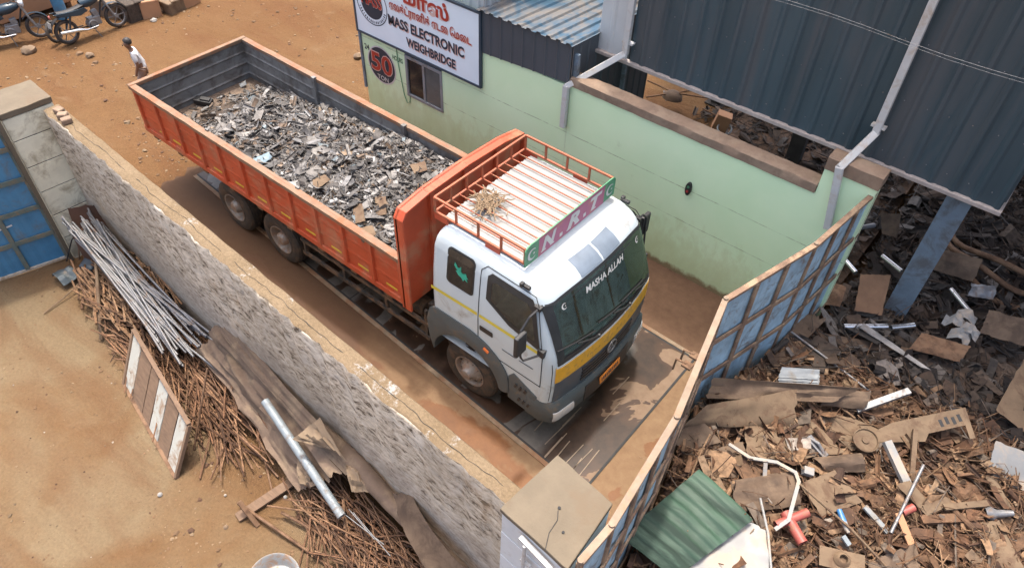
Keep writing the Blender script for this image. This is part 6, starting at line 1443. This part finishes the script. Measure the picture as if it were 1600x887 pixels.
bk.location = P(153, 56, 0.02); bk.rotation_euler = (R(-7), 0, R(88)); bk.location += Vector((-.05, 0, 0))
b2 = copy_tree(bk); b2['label'] = 'dark motorcycle partly out of view left of the whole one'; b2.location = P(28, 70, .02)+Vector((-.1, 0, 0)); b2.rotation_euler = (R(-7), 0, R(72))
# the boy
sys_h = 1.42
bp = P(237, 150, 0.0); by = thing('person', 'barefoot boy in a pale shirt and brown trousers walking away behind the truck tailgate', 'person', bp)
def skin(name, mat, verts, edges, rad, root, parent, sub=2):
    me = bpy.data.meshes.new(name); me.from_pydata(verts, edges, []); o = bpy.data.objects.new(name, me); COL.objects.link(o); o.parent = parent; me.materials.append(mat)
    sm = o.modifiers.new('skin', 'SKIN'); sm.use_smooth_shade = True
    lay = me.skin_vertices[0] if me.skin_vertices else None
    if lay is None:
        import bmesh as bmm
        b_ = bmm.new(); b_.from_mesh(me); b_.verts.layers.skin.verify(); b_.to_mesh(me); b_.free(); lay = me.skin_vertices[0]
    for i, r_ in enumerate(rad): lay.data[i].radius = (r_, r_) if not isinstance(r_, tuple) else r_; lay.data[i].use_root = (i == root)
    o.modifiers.new('sub', 'SUBSURF').render_levels = sub; o.modifiers['sub'].levels = sub
    dg = bpy.context.evaluated_depsgraph_get(); dg.update(); m2 = bpy.data.meshes.new_from_object(o.evaluated_get(dg)); o.modifiers.clear(); o.data = m2; m2.polygons.foreach_set('use_smooth', [True]*len(m2.polygons)); return o
# local frame: x forward (walking direction), y left
bv = [(0, 0, .74), (.015, 0, .92), (.06, 0, 1.10), (.085, 0, 1.16), (.10, 0, 1.20), (.125, 0, 1.285), (.115, 0, 1.35),      # 0-6 spine, neck, head
      (.06, .13, 1.10), (.04, .19, .88), (.12, .2, .70), (.14, .2, .62), (.06, -.13, 1.10), (.0, -.2, .90), (.02, -.22, .69), (.03, -.22, .61),  # arms
      (0, .08, .70), (.14, .085, .40), (.05, .085, .07), (.17, .09, .03), (0, -.08, .70), (.0, -.085, .40), (-.16, -.085, .12), (-.06, -.09, .03)]
be = [(0, 1), (1, 2), (2, 3), (3, 4), (4, 5), (5, 6), (2, 7), (7, 8), (8, 9), (9, 10), (2, 11), (11, 12), (12, 13), (13, 14), (0, 15), (15, 16), (16, 17), (17, 18), (0, 19), (19, 20), (20, 21), (21, 22)]
br = [.095, .09, .10, .05, .045, .085, .075, .05, .034, .027, .03, .05, .034, .027, .03, .075, .05, .034, .03, .075, .05, .034, .03]
skin('body', m_skin, bv, be, br, 0, by)
hr = MB()
def hair(i, j):
    a = 2*math.pi*j; e = math.pi*(.5-(.50+.16*(-math.cos(a)))*i); q = Vector((math.cos(e)*math.cos(a)*.094-.012, math.cos(e)*math.sin(a)*.088, math.sin(e)*.1)); return Vector((.115, 0, 1.335))+q*(1+.06*nz(i*9, j*12))
hr.grid(hair, 10, 20); hr.build('hair', m_hair, by, smooth=80, local=True)
skin('shirt', m_shirt, [(-.01, 0, .66), (.015, 0, .92), (.06, 0, 1.09), (.08, 0, 1.135), (.06, .13, 1.10), (.045, .185, .92), (.06, -.13, 1.10), (.01, -.195, .93)], [(0, 1), (1, 2), (2, 3), (2, 4), (4, 5), (2, 6), (6, 7)], [.125, .112, .118, .055, .062, .052, .062, .052], 1, by)
skin('trousers', m_trouser, [(0, 0, .72), (0, .08, .68), (.135, .085, .40), (.075, .085, .17), (0, -.08, .68), (.0, -.085, .40), (-.12, -.085, .20)], [(0, 1), (1, 2), (2, 3), (0, 4), (4, 5), (5, 6)], [.11, .088, .066, .055, .088, .066, .055], 0, by)
face = MB()
for sd in (-1, 1): face.lathe([(0, 0), (.002, .011), (.006, .009), (.008, 0)], (.202, sd*.034, 1.30), (1, 0, 0), 8)
face.each('eye', m_hair, by, local=True)
nf = MB(); nf.lathe([(0, .02), (.02, .013), (.028, 0)], (.203, 0, 1.275), (1, 0, -.2), 8); nf.build('nose', m_skin, by, local=True); nf = MB()
for sd in (-1, 1): nf.lathe([(0, .022), (.012, .024), (.016, 0)], (.115, sd*.082, 1.29), (0, sd, 0), 8)
nf.each('ear', m_skin, by, local=True)
by.rotation_euler = (0, 0, R(-118)); by.scale = (1.02,)*3
# brown kiosk and the row of rubble
kq = P(62, 27, 0); ks = thing('kiosk', 'plain orange brown kiosk at the top left behind the parked motorcycles', 'kiosk', kq)
s = MB(); s.bb((kq.x-2.0, kq.y-.95, .12), (kq.x, kq.y+.95, 2.3)); s.build('kiosk_wall', m_kiosk, ks, bevel=.02)
s = MB(); s.bb((kq.x-2.2, kq.y-1.05, 2.3), (kq.x+.25, kq.y+1.05, 2.36)); s.build('kiosk_roof', m_clad_dark, ks)
s = MB()
for a in (-.85, .85): s.bb((kq.x-.12, kq.y+a-.06, 0), (kq.x-.02, kq.y+a+.06, .12)); s.bb((kq.x-1.9, kq.y+a-.06, 0), (kq.x-1.8, kq.y+a+.06, .12))
s.build('kiosk_foot', m_rust, ks)
s = MB(); q = P(91, 8, .35); s.lathe([(-.35, .0), (-.35, .15), (.35, .15), (.35, 0)], q, (0, 0, 1), 20); tag(s.build('blue_drum', m_gateblue2, smooth=40), 'blue drum standing at the right corner of the brown kiosk', 'drum')
s = MB(); q = P(84, 50, .3); s.lathe([(-.03, .2), (-.04, .24), (0, .28), (.04, .24), (.03, .2)], q, (.8, .5, .2), 22); s.lathe([(-.01, .20), (.01, .2)], q, (.8, .5, .2), 22); tag(s.build('old_small_tyre', m_tyre, smooth=50), 'loose small tyre leaning between the two motorcycles', 'wheel')
rg = random.Random(61)
BL = [('block', 170, 10, (.9, .5, .5)), ('block', 205, 12, (.8, .6, .55)), ('block', 232, 10, (.6, .5, .5)), ('block', 258, 4, (1.0, .5, .4)), ('block', 185, -6, (1.2, .6, .6)), ('block', 225, -8, (1.0, .6, .6)), ('block', 275, -10, (1.2, .6, .5))]
BLL = ['leftmost grey brown block in the rubble row across the road', 'dark open block in the middle of the rubble row across the road', 'brown square block right of the dark block in the rubble row', 'long low block at the right end of the rubble row', 'block behind the left of the rubble row at the top edge', 'block behind the middle of the rubble row at the top edge', 'block behind the right of the rubble row at the top edge']
for k, (nm, u, v, dm) in enumerate(BL):
    q = P(u, v, dm[2]*.4); s = MB(); s.box(q, dm, rot_m(rg.uniform(-.1, .1), rg.uniform(-.1, .1), rg.uniform(-.5, .5))); s.box(q+Vector((.1, .1, dm[2]*.5)), (dm[0]*.9, dm[1]*.3, .06), rot_m(.1, .05, rg.uniform(-.8, .8)))
    tag(s.build('rubble_block', (m_stone, m_scrapbase, m_kiosk, m_tan)[k % 4], bevel=.03), BLL[k], 'block', 'rubble across the road')
def rock(name, q, r_, mat, label, cat, group, seed):
    s = MB(); 
    def f(i, j):
        a = 2*math.pi*j; e = math.pi*(i-.5); d = Vector((math.cos(e)*math.cos(a), math.cos(e)*math.sin(a), math.sin(e)*.7)); return Vector(q)+d*r_*(1+.35*nz(d.x*1.7+seed, d.y*1.7, d.z*1.7)+.12*nz(d.x*5+seed, d.y*5, d.z*5))
    s.grid(f, 8, 14); return tag(s.build(name, mat, smooth=35), label, cat, group)
RK = [(45, 79, .16, 'large tan rock on the road in front of the cut off motorcycle'), (220, 20, .22, 'pale rock standing before the rubble row across the road'), (247, 13, .22, 'flat pale rock at the right of the rubble row'), (140, 87, .1, 'pale stone on the road in front of the boy'), (560, 88, .12, 'pale stones lump at the left corner of the weighbridge office'), (240, 32, .08, 'small white stone on the road before the rubble row')]
for k, (u, v, r_, lb) in enumerate(RK): rock('stone', P(u, v, r_*.35), r_, m_stone if k != 5 else m_whitesheet, lb, 'stone', None, k*7.3)
# stones and crumbs strewn over the dirt: nobody could count them
rg = random.Random(71); s = MB(); N = 0
while N < 1300:
    u, v = rg.uniform(-20, 760), rg.uniform(-10, 890)
    q = P(u, v, 0)
    if -8.4 < q.x < 3.6 and -3.4 < q.y < 3.3: continue
    if q.y > 3.2 and q.x > -7.2: continue
    if q.x < -22: continue
    r_ = rg.lognormvariate(-4.75, .55)*(1.0 if q.y < -3 else 1.7); z = gz(q.x, q.y); n = 5; vs = []
    for e, rr_ in ((0, 1), (.5, .8)):
        for k in range(n): a = 2*math.pi*k/n+rg.uniform(-.4, .4); vs.append((q.x+math.cos(a)*r_*rr_*rg.uniform(.6, 1.2), q.y+math.sin(a)*r_*rr_*rg.uniform(.6, 1.2), z+e*r_-.002))
    s.tint = pick(rg, [(.5, (.24, .135, .065)), (.3, (.3, .2, .11)), (.17, (.15, .075, .038)), (.03, (.42, .35, .27))]); s.add(vs, [(k, (k+1) % n, n+(k+1) % n, n+k) for k in range(n)]+[tuple(range(n, 2*n))]); N += 1
cl = random.Random(72)
for (u, v, n_, sp_) in ((215, 470, 50, .3), (200, 500, 60, .35), (190, 520, 40, .3), (330, 745, 45, .25), (180, 590, 12, .2), (235, 700, 14, .1), (270, 790, 20, .2), (285, 850, 30, .3), (300, 868, 30, .3), (255, 830, 16, .2), (480, 770, 60, .3), (500, 840, 70, .4), (450, 720, 40, .3), (380, 700, 40, .4), (310, 690, 30, .2), (265, 235, 60, .5), (300, 245, 50, .4), (330, 250, 40, .5), (240, 215, 30, .6), (440, 12, 40, .6), (200, 120, 50, .8), (330, 40, 30, .9), (480, 50, 40, .9), (60, 110, 40, .5), (120, 100, 40, .6), (245, 20, 60, .6), (300, 8, 50, .9)):
    c = P(u, v, 0)
    for k in range(n_):
        x, y_ = c.x+cl.gauss(0, sp_), c.y+cl.gauss(0, sp_*.7)
        if -8.3 < x < 3.6 and -3.6 < y_ < 3.3: continue
        r_ = cl.lognormvariate(-4.2, .5)*(1 if v > 400 else 1.6); z = gz(x, y_); vs = []
        for e, rr_ in ((0, 1), (.45, .75)):
            for j in range(5): a = 1.2566*j+cl.uniform(-.5, .5); vs.append((x+math.cos(a)*r_*rr_*cl.uniform(.5, 1.3), y_+math.sin(a)*r_*rr_*cl.uniform(.5, 1.3), z+e*r_-.003))
        s.tint = pick(cl, [(.55, (.27, .155, .078)), (.3, (.33, .22, .125)), (.15, (.17, .085, .045))]); s.add(vs, [(j, (j+1) % 5, 5+(j+1) % 5, 5+j) for j in range(5)]+[(5, 6, 7, 8, 9)])
m_peb = M('dirt_crumb', (.5, .52, .54), .95, 0, .2, 20, .2, 60, tint=True, world=True)
tag(s.build('pebbles', m_peb, fixn=False), 'small stones and dirt crumbs strewn over the bare ground', 'pebbles', None, 'stuff')
